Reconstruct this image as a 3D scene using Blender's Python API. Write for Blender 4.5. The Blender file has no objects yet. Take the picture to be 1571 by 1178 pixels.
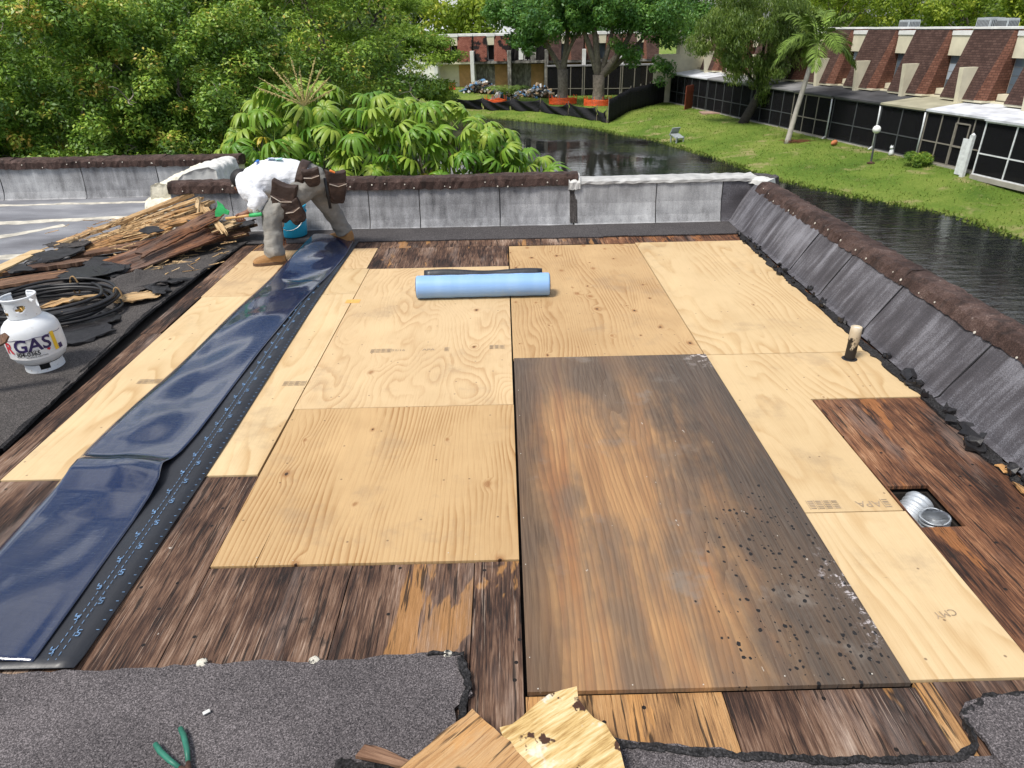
import bpy, bmesh, math, random
import numpy as np
from mathutils import Vector, Matrix, Euler

# ------------------------------------------------------------------ camera, world, sun, exposure
SC = bpy.context.scene
COL = SC.collection
cam_d = bpy.data.cameras.new('camera')
cam = bpy.data.objects.new('camera', cam_d); COL.objects.link(cam)
_r, _d, _f = (0.99974, -0.01499, -0.01743), (-0.02241, -0.46598, -0.88451), (0.00514, 0.88467, -0.46619)
cam.matrix_world = Matrix(((_r[0], -_d[0], -_f[0], -0.0301), (_r[1], -_d[1], -_f[1], -1.4368),
                           (_r[2], -_d[2], -_f[2], 1.8706), (0, 0, 0, 1)))
cam_d.sensor_width = 36; cam_d.lens = 36 * 1040.55 / 1571
cam_d.clip_start = 0.05; cam_d.clip_end = 1500
SC.camera = cam

SUN_EL, SUN_AZ = math.radians(60), math.radians(-128)     # azimuth clockwise from +Y
world = bpy.data.worlds.new('World'); SC.world = world; world.use_nodes = True
wn, wl = world.node_tree.nodes, world.node_tree.links
bg = wn['Background']
sky = wn.new('ShaderNodeTexSky'); sky.sky_type = 'NISHITA'; sky.sun_disc = False
sky.sun_elevation = SUN_EL; sky.sun_rotation = SUN_AZ; sky.dust_density = 2.0; sky.air_density = 1.0
wtc = wn.new('ShaderNodeTexCoord'); wmp = wn.new('ShaderNodeMapping'); wmp.inputs['Scale'].default_value = (1.0, 1.0, 2.6)
wno = wn.new('ShaderNodeTexNoise'); wno.inputs['Scale'].default_value = 1.7; wno.inputs['Detail'].default_value = 6; wno.inputs['Roughness'].default_value = .6
wrp = wn.new('ShaderNodeValToRGB'); wrp.color_ramp.elements[0].position = .47; wrp.color_ramp.elements[1].position = .60
wmx = wn.new('ShaderNodeMix'); wmx.data_type = 'RGBA'
wl.new(wtc.outputs['Generated'], wmp.inputs['Vector']); wl.new(wmp.outputs[0], wno.inputs['Vector'])
wl.new(wno.outputs['Fac'], wrp.inputs[0]); wl.new(wrp.outputs[0], wmx.inputs[0])
wl.new(sky.outputs[0], wmx.inputs[6]); wmx.inputs[7].default_value = (10.5, 10.7, 11.0, 1)
wl.new(wmx.outputs[2], bg.inputs['Color']); bg.inputs['Strength'].default_value = 0.09

sun_d = bpy.data.lights.new('sun', 'SUN'); sun_d.energy = 2.9; sun_d.angle = math.radians(14); sun_d.color = (1, .95, .87)
sun = bpy.data.objects.new('sun', sun_d); COL.objects.link(sun)
_sd = Vector((math.sin(SUN_AZ) * math.cos(SUN_EL), math.cos(SUN_AZ) * math.cos(SUN_EL), math.sin(SUN_EL)))
sun.rotation_euler = (-_sd).to_track_quat('-Z', 'Y').to_euler(); sun.location = (0, 0, 30)
SC.view_settings.view_transform = 'Standard'; SC.view_settings.look = 'None'
SC.view_settings.gamma = 1; SC.view_settings.exposure = 0.5
SC.view_settings.use_curve_mapping = False
random.seed(7); RNG = np.random.default_rng(11)
U = random.uniform

# ------------------------------------------------------------------ helpers
def tag(o, label=None, cat=None, group=None, kind=None):
    if label: o['label'] = label
    if cat: o['category'] = cat
    if group: o['group'] = group
    if kind: o['kind'] = kind
    return o

def empty(name, loc=(0, 0, 0), rz=0, parent=None):
    o = bpy.data.objects.new(name, None); COL.objects.link(o); o.location = loc; o.rotation_euler = (0, 0, rz)
    o.empty_display_size = .1
    if parent: o.parent = parent
    return o

def link(name, me, mat=None, parent=None, loc=None):
    o = bpy.data.objects.new(name, me); COL.objects.link(o)
    if mat is not None and not me.materials:
        for m in (mat if isinstance(mat, (list, tuple)) else [mat]): me.materials.append(m)
    if parent: o.parent = parent
    if loc is not None: o.location = loc
    return o

class MB:
    def __init__(s): s.v = []; s.f = []; s.mi = []; s.m = 0
    def add(s, vs, fs):
        b = len(s.v); s.v += [tuple(p) for p in vs]; s.f += [tuple(b + i for i in f) for f in fs]; s.mi += [s.m] * len(fs); return s
    def box(s, c, d, rot=None, taper=None, jit=0):
        x, y, z = d[0] / 2, d[1] / 2, d[2] / 2
        vs = [Vector((sx * x, sy * y, sz * z)) for sz in (-1, 1) for sy in (-1, 1) for sx in (-1, 1)]
        if taper:
            for i in range(4, 8): vs[i].x *= taper[0]; vs[i].y *= taper[1]
        if jit: vs = [v + Vector((U(-jit, jit), U(-jit, jit), U(-jit, jit))) for v in vs]
        if rot is not None:
            m = rot if isinstance(rot, Matrix) else Euler(rot).to_matrix()
            vs = [m @ v for v in vs]
        c = Vector(c)
        return s.add([v + c for v in vs], [(0, 2, 3, 1), (4, 5, 7, 6), (0, 1, 5, 4), (2, 6, 7, 3), (0, 4, 6, 2), (1, 3, 7, 5)])
    def b2(s, x0, x1, y0, y1, z0, z1): return s.box(((x0 + x1) / 2, (y0 + y1) / 2, (z0 + z1) / 2), (x1 - x0, y1 - y0, z1 - z0))
    def prism(s, poly, z0, z1, fn=None):
        n = len(poly)
        a = sum(poly[i][0] * poly[(i + 1) % n][1] - poly[(i + 1) % n][0] * poly[i][1] for i in range(n))
        if a < 0: poly = poly[::-1]
        vs = [(x, y, z0) for x, y in poly] + [(x, y, z1) for x, y in poly]
        if fn: vs = [fn(v) for v in vs]
        return s.add(vs, [tuple(range(n))[::-1], tuple(range(n, 2 * n))] + [(i, (i + 1) % n, n + (i + 1) % n, n + i) for i in range(n)])
    def tube(s, path, rad, n=8, cap=True):
        path = [Vector(p) for p in path]; k = len(path)
        if not isinstance(rad, (list, tuple)): rad = [rad] * k
        vs = []; up = Vector((0, 0, 1)); prev = None
        for i in range(k):
            t = (path[min(i + 1, k - 1)] - path[max(i - 1, 0)])
            if t.length < 1e-9: t = Vector((0, 0, 1))
            t.normalize()
            if prev is None: a = t.cross(up if abs(t.z) < .9 else Vector((1, 0, 0)))
            else: a = prev - t * prev.dot(t)
            if a.length < 1e-6: a = t.orthogonal()
            a.normalize(); prev = a; b = t.cross(a)
            for j in range(n):
                an = 2 * math.pi * j / n
                vs.append(path[i] + (a * math.cos(an) + b * math.sin(an)) * rad[i])
        fs = [(i * n + j, i * n + (j + 1) % n, (i + 1) * n + (j + 1) % n, (i + 1) * n + j) for i in range(k - 1) for j in range(n)]
        if cap: fs += [tuple(range(n))[::-1], tuple(range((k - 1) * n, k * n))]
        return s.add(vs, fs)
    def lathe(s, prof, n=32, c=(0, 0, 0)):
        vs = [(c[0] + r * math.cos(2 * math.pi * j / n), c[1] + r * math.sin(2 * math.pi * j / n), c[2] + z) for r, z in prof for j in range(n)]
        k = len(prof)
        return s.add(vs, [(i * n + j, i * n + (j + 1) % n, (i + 1) * n + (j + 1) % n, (i + 1) * n + j) for i in range(k - 1) for j in range(n)])
    def grid(s, nu, nv, fn):
        vs = [fn(i / nu, j / nv) for j in range(nv + 1) for i in range(nu + 1)]
        return s.add(vs, [(j * (nu + 1) + i, j * (nu + 1) + i + 1, (j + 1) * (nu + 1) + i + 1, (j + 1) * (nu + 1) + i) for j in range(nv) for i in range(nu)])
    def build(s, name, mat, parent=None, smooth=False, loc=None, origin=None, bevel=0, solid=0):
        me = bpy.data.meshes.new(name)
        vs = s.v
        if origin is not None:
            vs = [(x - origin[0], y - origin[1], z - origin[2]) for x, y, z in vs]; loc = tuple(Vector(origin) - (parent.location if parent else Vector()))
        me.from_pydata(vs, [], s.f); me.update()
        o = link(name, me, mat, parent, loc)
        if any(s.mi): me.polygons.foreach_set('material_index', s.mi)
        if smooth: me.polygons.foreach_set('use_smooth', [True] * len(me.polygons))
        if solid:
            m = o.modifiers.new('s', 'SOLIDIFY'); m.thickness = solid; m.offset = -1
        if bevel:
            m = o.modifiers.new('b', 'BEVEL'); m.width = bevel; m.segments = 2; m.limit_method = 'ANGLE'
        return o

def np_mesh(name, V, F, mat, parent=None, attr=None, smooth=False):
    """V (n,3), F (m,4) arrays -> object"""
    me = bpy.data.meshes.new(name); n = len(F); k = F.shape[1]
    me.vertices.add(len(V)); me.vertices.foreach_set('co', np.asarray(V, np.float32).ravel())
    me.loops.add(n * k); me.loops.foreach_set('vertex_index', np.asarray(F, np.int32).ravel())
    me.polygons.add(n); me.polygons.foreach_set('loop_start', np.arange(0, n * k, k, dtype=np.int32))
    if attr is not None:
        a = me.attributes.new('tint', 'FLOAT', 'FACE'); a.data.foreach_set('value', np.asarray(attr, np.float32))
    me.update(calc_edges=True); me.validate()
    if smooth: me.polygons.foreach_set('use_smooth', [True] * n)
    return link(name, me, mat, parent)

def text_mesh(txt, size, align='CENTER', bold=0.0, shear=0.0):
    c = bpy.data.curves.new('print', 'FONT'); c.body = txt; c.size = size; c.align_x = align; c.align_y = 'CENTER'; c.offset = bold; c.shear = shear
    c.resolution_u = 3
    o = bpy.data.objects.new('print', c); COL.objects.link(o)
    dg = bpy.context.evaluated_depsgraph_get()
    me = bpy.data.meshes.new_from_object(o.evaluated_get(dg))
    bpy.data.objects.remove(o); bpy.data.curves.remove(c); me.materials.clear()
    return me

# ------------------------------------------------------------------ node material helper
class N:
    def __init__(s, name, rough=.7, spec=.4):
        s.m = bpy.data.materials.new(name); s.m.use_nodes = True; s.t = s.m.node_tree; s.b = s.t.nodes['Principled BSDF']
        s.b.inputs['Roughness'].default_value = rough; s.b.inputs['Specular IOR Level'].default_value = spec
        s._tc = None
    def n(s, ty, **k):
        x = s.t.nodes.new('ShaderNode' + ty)
        for a, v in k.items(): setattr(x, a, v)
        return x
    def put(s, sock, v):
        if isinstance(v, bpy.types.NodeSocket): s.t.links.new(v, sock)
        elif v is not None:
            if sock.type == 'RGBA' and len(v) == 3: v = (*v, 1)
            sock.default_value = v
    def co(s, kind='Object', scale=(1, 1, 1), loc=(0, 0, 0), rand=False, rot=(0, 0, 0)):
        if s._tc is None: s._tc = s.n('TexCoord')
        v = s._tc.outputs[kind]
        if rand:
            oi = s.n('ObjectInfo'); a = s.vm('SCALE', (37.3, 91.7, 53.1), None, oi.outputs['Random']); v = s.vm('ADD', v, a)
        mp = s.n('Mapping'); s.put(mp.inputs[0], v); mp.inputs['Scale'].default_value = scale; mp.inputs['Location'].default_value = loc; mp.inputs['Rotation'].default_value = rot
        return mp.outputs[0]
    def vm(s, op, a, b=None, sc=None):
        x = s.n('VectorMath', operation=op); s.put(x.inputs[0], a)
        if b is not None: s.put(x.inputs[1], b)
        if sc is not None: s.put(x.inputs['Scale'], sc)
        return x.outputs[0]
    def noise(s, v, scale=5, detail=3, rough=.55, dist=0, col=False):
        x = s.n('TexNoise'); s.put(x.inputs['Vector'], v); x.inputs['Scale'].default_value = scale; x.inputs['Detail'].default_value = detail
        x.inputs['Roughness'].default_value = rough; x.inputs['Distortion'].default_value = dist
        return x.outputs['Color' if col else 'Fac']
    def vor(s, v, scale=5, out='Distance', feat='F1', rnd=1, dim='3D'):
        x = s.n('TexVoronoi', feature=feat); x.voronoi_dimensions = dim; s.put(x.inputs['Vector'], v); x.inputs['Scale'].default_value = scale; x.inputs['Randomness'].default_value = rnd
        return x.outputs[out]
    def mt(s, op, a, b=None, c=None, clamp=False):
        x = s.n('Math', operation=op, use_clamp=clamp)
        for i, q in enumerate((a, b, c)):
            if q is not None: s.put(x.inputs[i], q)
        return x.outputs[0]
    def mr(s, v, a, b, c=0., d=1., smooth=True):
        x = s.n('MapRange'); x.interpolation_type = 'SMOOTHSTEP' if smooth else 'LINEAR'
        for i, q in enumerate((v, a, b, c, d)): s.put(x.inputs[i], q)
        return x.outputs[0]
    def ramp(s, v, els, interp='LINEAR'):
        x = s.n('ValToRGB'); r = x.color_ramp; r.interpolation = interp
        while len(r.elements) < len(els): r.elements.new(.5)
        for e, (p, c) in zip(r.elements, els): e.position = p; e.color = (*c, 1) if len(c) == 3 else c
        s.put(x.inputs[0], v); return x.outputs[0]
    def mix(s, f, a, b, blend='MIX'):
        x = s.n('Mix', data_type='RGBA', blend_type=blend); s.put(x.inputs[0], f); s.put(x.inputs[6], a); s.put(x.inputs[7], b); return x.outputs[2]
    def sep(s, v):
        x = s.n('SeparateXYZ'); s.put(x.inputs[0], v); return x.outputs
    def bump(s, h, dist=.005, strength=.6):
        x = s.n('Bump'); s.put(x.inputs['Height'], h); x.inputs['Distance'].default_value = dist; x.inputs['Strength'].default_value = strength
        s.t.links.new(x.outputs[0], s.b.inputs['Normal']); return s
    def out(s, col=None, rough=None):
        if col is not None: s.put(s.b.inputs['Base Color'], col)
        if rough is not None: s.put(s.b.inputs['Roughness'], rough)
        return s.m

def plain(name, col, rough=.6, var=.18, scale=6, metal=0, spec=.4, bump=0):
    a = N(name, rough, spec); c = a.co(rand=True); f = a.noise(c, scale, 5)
    a.b.inputs['Metallic'].default_value = metal
    d = tuple(x * (1 - var) for x in col); e = tuple(min(1, x * (1 + var)) for x in col)
    if bump: a.bump(a.noise(c, scale * 4, 4), bump)
    return a.out(a.ramp(f, [(.3, d), (.7, e)]))

def plywood(name, light, dark, ringn=14, contrast=.8, knot=.45, kscale=2.6, blotch=.25, yscale=.2, bandx=1.0, dents=1, kr=.011, lines=30):
    a = N(name, .72, .25)
    c = a.co(rand=True)
    st = a.co(rand=True, scale=(1.0 * bandx, yscale, 1))
    kv = a.vm('ADD', a.co(rand=True, scale=(1, .66, 1)), a.vm('SCALE', a.noise(c, 14, 2, col=True), None, .02))
    kd = a.mt('DIVIDE', a.vor(kv, kscale, dim='2D'), kscale); kc = a.sep(a.vor(kv, kscale, 'Color', dim='2D'))
    kon = a.mt('LESS_THAN', kc[0], knot); ks = a.mr(kc[1], 0., 1., .45, 1.35)
    kd = a.mt('DIVIDE', kd, ks)
    halo = a.mt('MULTIPLY', a.mr(kd, 0., kr * 6, 1., 0.), kon)
    n1 = a.noise(st, 2.1, 2.0, .45, .25)
    n1b = a.mt('ADD', n1, a.mt('MULTIPLY', halo, .07))
    wob = a.mt('MULTIPLY', a.noise(a.co(rand=True, scale=(6, 1.6, 1)), 4, 3), .02)
    xx = a.sep(c)[0]
    ph = a.mt('ADD', a.mt('MULTIPLY', a.mt('ADD', n1b, wob), ringn), a.mt('MULTIPLY', xx, lines))
    fr = a.mt('FRACT', ph)
    ring = a.mt('MULTIPLY', a.mt('POWER', fr, 2.2), a.mr(fr, .84, 1.0, 1., 0.))
    patch = a.mr(a.noise(a.co(rand=True, scale=(2, .8, 1)), 1.5, 4, .6), .36, .64, .10, 1.)
    fine = a.noise(a.co(rand=True, scale=(150, 4, 1)), 1, 4, .65)
    f = a.mt('ADD', a.mt('MULTIPLY', a.mt('MULTIPLY', ring, contrast * 1.5), patch), a.mt('MULTIPLY', a.mt('SUBTRACT', fine, .5), .9), clamp=True)
    col = a.mix(f, light, dark)
    bl = a.mr(a.noise(c, 1.7, 5, .6), .42, .7)
    col = a.mix(a.mt('MULTIPLY', bl, blotch), col, tuple(x * .8 for x in dark))
    pale = a.mr(a.noise(a.co(rand=True, scale=(1.2, .5, 1), loc=(5, 2, 0)), 2.6, 4, .6), .50, .70, 0., .45)
    col = a.mix(pale, col, tuple(min(1, x * 1.16) for x in light))
    col = a.mix(a.mt('MULTIPLY', a.mt('MULTIPLY', a.mr(kd, kr * .6, kr * 3., 1., 0.), kon), .6), col, (.30, .145, .055))
    kring = a.mt('MULTIPLY', a.mt('FRACT', a.mt('MULTIPLY', kd, 1.6 / kr)), .5)
    col = a.mix(a.mt('MULTIPLY', a.mt('MULTIPLY', a.mr(kd, kr, kr * 1.8, 1., 0.), kon), kring), col, (.16, .065, .025))
    col = a.mix(a.mt('MULTIPLY', a.mr(kd, kr * .5, kr * .85, 1., 0.), a.mt('MULTIPLY', kon, a.mt('LESS_THAN', kc[2], .6))), col, (.035, .016, .010))
    if dents:
        sc = a.mr(a.noise(a.co(rand=True, scale=(16, 70, 1), rot=(0, 0, .3)), 1, 4, .75), .66, .74)
        smk = a.mr(a.noise(c, 3.2, 4, .6), .50, .62)
        col = a.mix(a.mt('MULTIPLY', a.mt('MULTIPLY', sc, smk), .5), col, (.13, .09, .06))
        dt = a.vor(a.co(rand=True), 7, dim='2D'); dc = a.sep(a.vor(a.co(rand=True), 7, 'Color', dim='2D'))
        col = a.mix(a.mt('MULTIPLY', a.mt('MULTIPLY', a.mr(dt, .02, .05, 1., 0.), a.mt('LESS_THAN', dc[1], .25)), .7), col, (.10, .06, .04))
        dirt = a.mr(a.noise(a.co(rand=True, loc=(1, 9, 0)), 2.2, 6, .7), .54, .72, 0., .34); col = a.mix(dirt, col, (.24, .175, .12))
    oi = a.n('ObjectInfo'); tone = a.ramp(oi.outputs['Random'], [(0, (.86, .82, .76)), (.5, (1., .98, .95)), (1, (1., 1., 1.))])
    col = a.mix(1., col, tone, 'MULTIPLY')
    a.bump(a.mt('ADD', fine, a.mt('MULTIPLY', ring, .6)), .0014, .6)
    return a.out(col)

def oldwood(name, ramp_els, orange=(.36, .17, .05), oamt=.6, ys=.16, white=.0, gloss=.75, sc=1.0, oth=.575):
    a = N(name, gloss, .3); c = a.co(rand=True)
    st = a.co(rand=True, scale=(20 * sc, 20 * ys * .55 * sc, 1)); fi = a.co(rand=True, scale=(170, 8.5, 1))
    n1 = a.noise(st, 1.0, 5, .62, .5); n2 = a.noise(fi, 1, 4, .65, .3)
    big = a.noise(a.co(rand=True, scale=(1.6, .8, 1)), 1.5, 4, .6)
    f = a.mt('ADD', a.mt('ADD', a.mt('MULTIPLY', n1, .42), a.mt('MULTIPLY', n2, .62)), a.mt('MULTIPLY', a.mt('SUBTRACT', big, .53), .85))
    col = a.ramp(f, ramp_els)
    o = a.noise(a.co(rand=True, scale=(5 * sc, 1.0 * sc, 1)), 1.0, 5, .6, .4)
    om = a.mt('MULTIPLY', a.mr(o, oth, oth + .025), oamt)
    col = a.mix(om, col, a.mix(n2, tuple(x * .6 for x in orange), tuple(x * 1.35 for x in orange)))
    g = a.noise(a.co(rand=True, scale=(4, .8, 1), loc=(3, 8, 1)), 1.3, 5, .6)
    col = a.mix(a.mt('MULTIPLY', a.mr(g, .54, .68), .45), col, a.mix(n2, (.085, .062, .052), (.30, .24, .21)))
    b = a.noise(c, 5.5, 4, .6); col = a.mix(a.mr(b, .66, .74, 0., .8), col, (.018, .014, .012))
    if white:
        w = a.noise(c, 7, 6, .7); col = a.mix(a.mr(w, .70 - white, .74 - white), col, (.5, .46, .40))
    # open checks along the grain
    ck = a.mr(a.noise(a.co(rand=True, scale=(62, 3.4, 1)), 1, 3, .55), .35, .42, 1., 0.)
    col = a.mix(a.mt('MULTIPLY', ck, .85), col, (.016, .011, .009))
    fb = a.noise(a.co(rand=True, scale=(150, 3.0, 1), loc=(2, 5, 0)), 1, 5, .6); mask = a.mr(a.noise(c, 3.0, 4, .6), .42, .58)
    col = a.mix(a.mt('MULTIPLY', a.mr(fb, .61, .635), a.mt('MULTIPLY', mask, .42)), col, tuple(min(1, x * 1.15) for x in ramp_els[-1][1]))
    col = a.mix(a.mt('MULTIPLY', a.mr(fb, .375, .405, 1., 0.), .5), col, tuple(x * .8 for x in ramp_els[0][1]))
    nh = a.vor(a.co(rand=True), 8, dim='2D'); nc = a.sep(a.vor(a.co(rand=True), 8, 'Color', dim='2D'))
    col = a.mix(a.mt('MULTIPLY', a.mt('LESS_THAN', nh, .055), a.mt('LESS_THAN', nc[0], .22)), col, (.012, .009, .008))
    a.bump(a.mt('SUBTRACT', a.mt('ADD', n2, a.mt('MULTIPLY', n1, .7)), ck), .005, .8)
    return a.out(col)

def granule(name, c0, c1, scale=230, big=.35, stain=None, bumpd=.003):
    a = N(name, .85, .25); c = a.co()
    w = a.noise(c, scale, 1, .5); v = a.sep(a.vor(c, scale * 1.7, 'Color'))[0]
    f = a.mt('ADD', a.mt('MULTIPLY', w, .5), a.mt('MULTIPLY', v, .5))
    bn = a.noise(c, 2.3, 5, .6)
    f = a.mt('ADD', f, a.mt('MULTIPLY', a.mt('SUBTRACT', bn, .5), big))
    col = a.ramp(f, [(.2, c0), (.62, c1), (.86, tuple(min(1, x * 2.3) for x in c1))])
    if stain:
        s2 = a.noise(c, 1.1, 5, .65, .4); col = a.mix(a.mr(s2, .52, .66, 0., .75), col, stain)
    a.bump(w, bumpd, .7)
    return a.out(col)
# ------------------------------------------------------------------ materials
M = {}
M['ply_a'] = plywood('new plywood smooth', (.59, .45, .265), (.45, .295, .14), 16, .8, .22, 2.0, .2, .22, lines=11, kr=.008)
M['ply_b'] = plywood('new plywood figured', (.56, .41, .235), (.38, .225, .10), 26, .65, .35, 3.0, .18, .34, lines=14, kr=.008)
M['ply_c'] = plywood('new plywood knotty', (.47, .32, .165), (.30, .165, .066), 20, .8, .75, 4.6, .22, .20, kr=.009, lines=34)
M['ply_d'] = plywood('new plywood cathedral', (.50, .345, .18), (.31, .17, .066), 15, .95, .6, 2.6, .22, .26, kr=.013, lines=42)
DK = [(.32, (.012, .008, .007)), (.44, (.058, .030, .020)), (.54, (.135, .075, .047)), (.64, (.23, .15, .105)), (.76, (.42, .32, .25))]
RD = [(.33, (.022, .010, .007)), (.44, (.090, .038, .020)), (.55, (.185, .080, .038)), (.64, (.30, .15, .075)), (.75, (.42, .27, .17))]
M['old_dark'] = oldwood('weathered dark decking', DK, (.36, .18, .06), oamt=.75, white=.02, oth=.605)
M['old_red'] = oldwood('weathered red brown decking', RD, (.40, .16, .05), .5, white=.0)
M['old_orange'] = oldwood('weathered orange decking', [(.2, (.12, .06, .03)), (.5, (.40, .22, .09)), (.75, (.52, .34, .17))], (.5, .25, .08), .5, white=.02)
M['splinter'] = oldwood('split raw wood', [(.2, (.20, .11, .05)), (.5, (.50, .33, .16)), (.75, (.66, .50, .30))], (.55, .28, .09), .5, white=.04, oth=.58)
def rotten_mat():
    a = N('rotten pale plywood', .8, .2); c = a.co(); n = a.noise(a.co(scale=(90, 7, 1)), 1, 5, .65); n2 = a.noise(a.co(scale=(20, 5, 1)), 1, 4, .6)
    col = a.ramp(a.mt('ADD', a.mt('MULTIPLY', n, .6), a.mt('MULTIPLY', n2, .4)), [(.35, (.22, .11, .03)), (.48, (.52, .36, .15)), (.6, (.70, .55, .32))])
    col = a.mix(a.mr(a.noise(c, 9, 4, .6), .60, .66), col, (.60, .56, .48)); col = a.mix(a.mr(a.noise(a.co(loc=(3, 1, 0)), 11, 4, .6), .60, .63), col, (.06, .03, .02))
    a.bump(n, .006, .8); return a.out(col)
M['rotten'] = rotten_mat()
M['brownboard'] = oldwood('brown torn board', [(.2, (.035, .02, .014)), (.5, (.15, .078, .045)), (.75, (.27, .16, .10))], (.42, .22, .09), .5)

def stained_mat():
    a = N('stained plywood', .6, .35); c = a.co(); p = a.sep(c)
    st = a.co(scale=(2.6, .42, 1)); fine = a.noise(a.co(scale=(130, 3.4, 1)), 1, 5, .65)
    n1 = a.noise(st, 1.7, 6, .62, .4); big = a.noise(a.co(scale=(1.3, .7, 1), loc=(2.1, 5.2, 0)), 1.9, 5, .62)
    ph = a.mt('ADD', a.mt('MULTIPLY', a.mt('ADD', a.noise(a.co(scale=(1.2, .22, 1)), 2.0, 2, .5, .3), a.mt('MULTIPLY', a.noise(a.co(scale=(7, 2, 1)), 4, 3), .02)), 16), a.mt('MULTIPLY', p[0], 40))
    ring = a.mt('POWER', a.mt('FRACT', ph), 2.)
    band = a.noise(a.co(scale=(4.4, .22, 1), loc=(.7, .2, 0)), 1.5, 4, .55, .3)
    base = a.ramp(band, [(.32, (.25, .105, .046)), (.42, (.34, .168, .072)), (.50, (.43, .245, .108)), (.58, (.30, .158, .071)), (.68, (.38, .225, .108))])
    grey = a.ramp(fine, [(.3, (.070, .050, .037)), (.7, (.25, .18, .125))])
    m = a.mr(a.mt('ADD', a.mt('MULTIPLY', n1, .6), a.mt('MULTIPLY', big, .5)), .47, .63)
    col = a.mix(a.mt('MULTIPLY', m, .86), base, grey)
    # weathered grey-black margins: the right third and the left edge stood under leaks
    wob = a.mt('MULTIPLY', a.mt('SUBTRACT', a.noise(a.co(scale=(2, 1.2, 1)), 2.2, 5, .65), .5), .55)
    dr = a.mr(a.mt('ADD', p[0], wob), .66, 1.0); dr = a.mt('MULTIPLY', dr, a.mr(n1, .3, .62, .75, .98))
    col = a.mix(dr, col, a.ramp(fine, [(.3, (.024, .020, .018)), (.7, (.125, .102, .082))]))
    dl = a.mr(a.mt('ADD', p[0], a.mt('MULTIPLY', wob, .4)), .03, .19, .8, 0.)
    col = a.mix(dl, col, a.ramp(fine, [(.3, (.04, .028, .02)), (.7, (.17, .115, .075))]))
    dt = a.mr(a.mt('ADD', p[1], wob), 1.55, 2.3, 0., .72)
    col = a.mix(dt, col, a.ramp(fine, [(.3, (.045, .036, .030)), (.7, (.15, .12, .095))]))
    col = a.mix(a.mt('MULTIPLY', ring, .40), col, (.06, .030, .015))
    col = a.mix(a.mt('MULTIPLY', a.mt('SUBTRACT', fine, .35), .8, clamp=True), col, (.05, .03, .02))
    gp = a.noise(a.co(loc=(4, 1, 0)), 3.1, 5, .65)
    col = a.mix(a.mr(gp, .58, .72, 0., .5), col, (.20, .175, .15))
    # splashes of tar
    sv = a.co(scale=(1, .8, 1)); sv = a.vm('ADD', sv, a.vm('SCALE', a.noise(c, 60, 2, col=True), None, .012)); d = a.vor(sv, 44, dim='2D'); dc = a.sep(a.vor(sv, 44, 'Color', dim='2D'))
    zone = a.mt('MULTIPLY', a.mr(p[0], .55, 1.0), a.mr(p[1], 1.35, .4))
    r = a.mt('MULTIPLY', a.mt('POWER', dc[0], 2.2), .33)
    sp = a.mt('MULTIPLY', a.mt('LESS_THAN', d, r), a.mt('LESS_THAN', dc[1], a.mt('MULTIPLY', zone, .85)))
    col = a.mix(sp, col, (.010, .009, .009))
    # flaked white paint on the right edge
    w = a.noise(c, 24, 5, .75)
    ed = a.mt('MULTIPLY', a.mr(a.mt('ADD', p[0], a.mt('MULTIPLY', a.mt('SUBTRACT', a.noise(c, 6, 3), .5), .14)), 1.12, 1.18), a.mt('MULTIPLY', a.mr(p[1], .12, .22), a.mr(p[1], .66, .52)))
    col = a.mix(a.mt('MULTIPLY', a.mr(w, .54, .62), ed), col, (.44, .40, .40))
    ed2 = a.mt('MULTIPLY', a.mr(p[0], 1.0, 1.2), a.mr(p[1], 2.2, 2.42))
    col = a.mix(a.mt('MULTIPLY', a.mr(w, .5, .6), ed2), col, (.5, .45, .42))
    fl = a.noise(a.co(scale=(1, .5, 1)), 40, 2, .6); col = a.mix(a.mr(fl, .74, .78, 0., .7), col, (.5, .46, .4))
    a.bump(a.mt('ADD', fine, ring), .002, .6)
    return a.out(col, a.mr(n1, .3, .7, .5, .8))
M['stained'] = stained_mat()

M['cap'] = granule('grey granule cap sheet', (.016, .015, .016), (.075, .069, .070), 150, .25)
M['cap_d'] = granule('dark granule cap sheet', (.016, .015, .015), (.072, .065, .062), 170, .35)
M['cap_n'] = granule('near granule cap sheet', (.018, .016, .018), (.105, .094, .096), 190, .45)
M['tar'] = plain('black tar', (.014, .013, .014), .42, .4, 18, bump=.004)
M['tar_g'] = granule('tar bedded granules', (.004, .004, .004), (.024, .023, .024), 120, .5, bumpd=.008)
M['felt'] = plain('torn roofing felt', (.022, .022, .024), .75, .5, 14, bump=.004)
M['under'] = plain('dark deck slab and duct shade', (.02, .016, .013), .9)  # near-black deck slab colour; also stands in for the shade inside ducts

def coat_mat(name, c0, c1, top, streak=.55, ax=0):
    """silver roof coating on granules: dark runs down the face"""
    a = N(name, .7, .35); c = a.co()
    sc = (11, 11, .8) if ax == 0 else (1.2, 13, 1.2)
    s1 = a.noise(a.co(scale=sc), 1.0, 5, .65); g = a.noise(c, 190, 2, .7); big = a.noise(c, 2.2, 4, .6)
    f = a.mt('ADD', a.mt('MULTIPLY', s1, streak), a.mt('ADD', a.mt('MULTIPLY', g, .45), a.mt('MULTIPLY', a.mt('SUBTRACT', big, .5), .5)))
    col = a.ramp(f, [(.28, c0), (.52, c1), (.72, top)])
    sp = a.noise(c, 60, 4, .7); col = a.mix(a.mr(sp, .60, .70, 0., .55), col, (.03, .03, .032))
    a.bump(g, .003, .7)
    return a.out(col)
M['coat'] = coat_mat('silver coated flashing', (.06, .06, .064), (.27, .273, .285), (.56, .565, .58), .5)
M['coat_r'] = coat_mat('worn dark flashing', (.018, .016, .019), (.066, .062, .070), (.22, .22, .245), .6, 1)
M['coat_w'] = coat_mat('pale coated flashing', (.12, .12, .125), (.37, .375, .385), (.62, .63, .64), .45)
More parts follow.
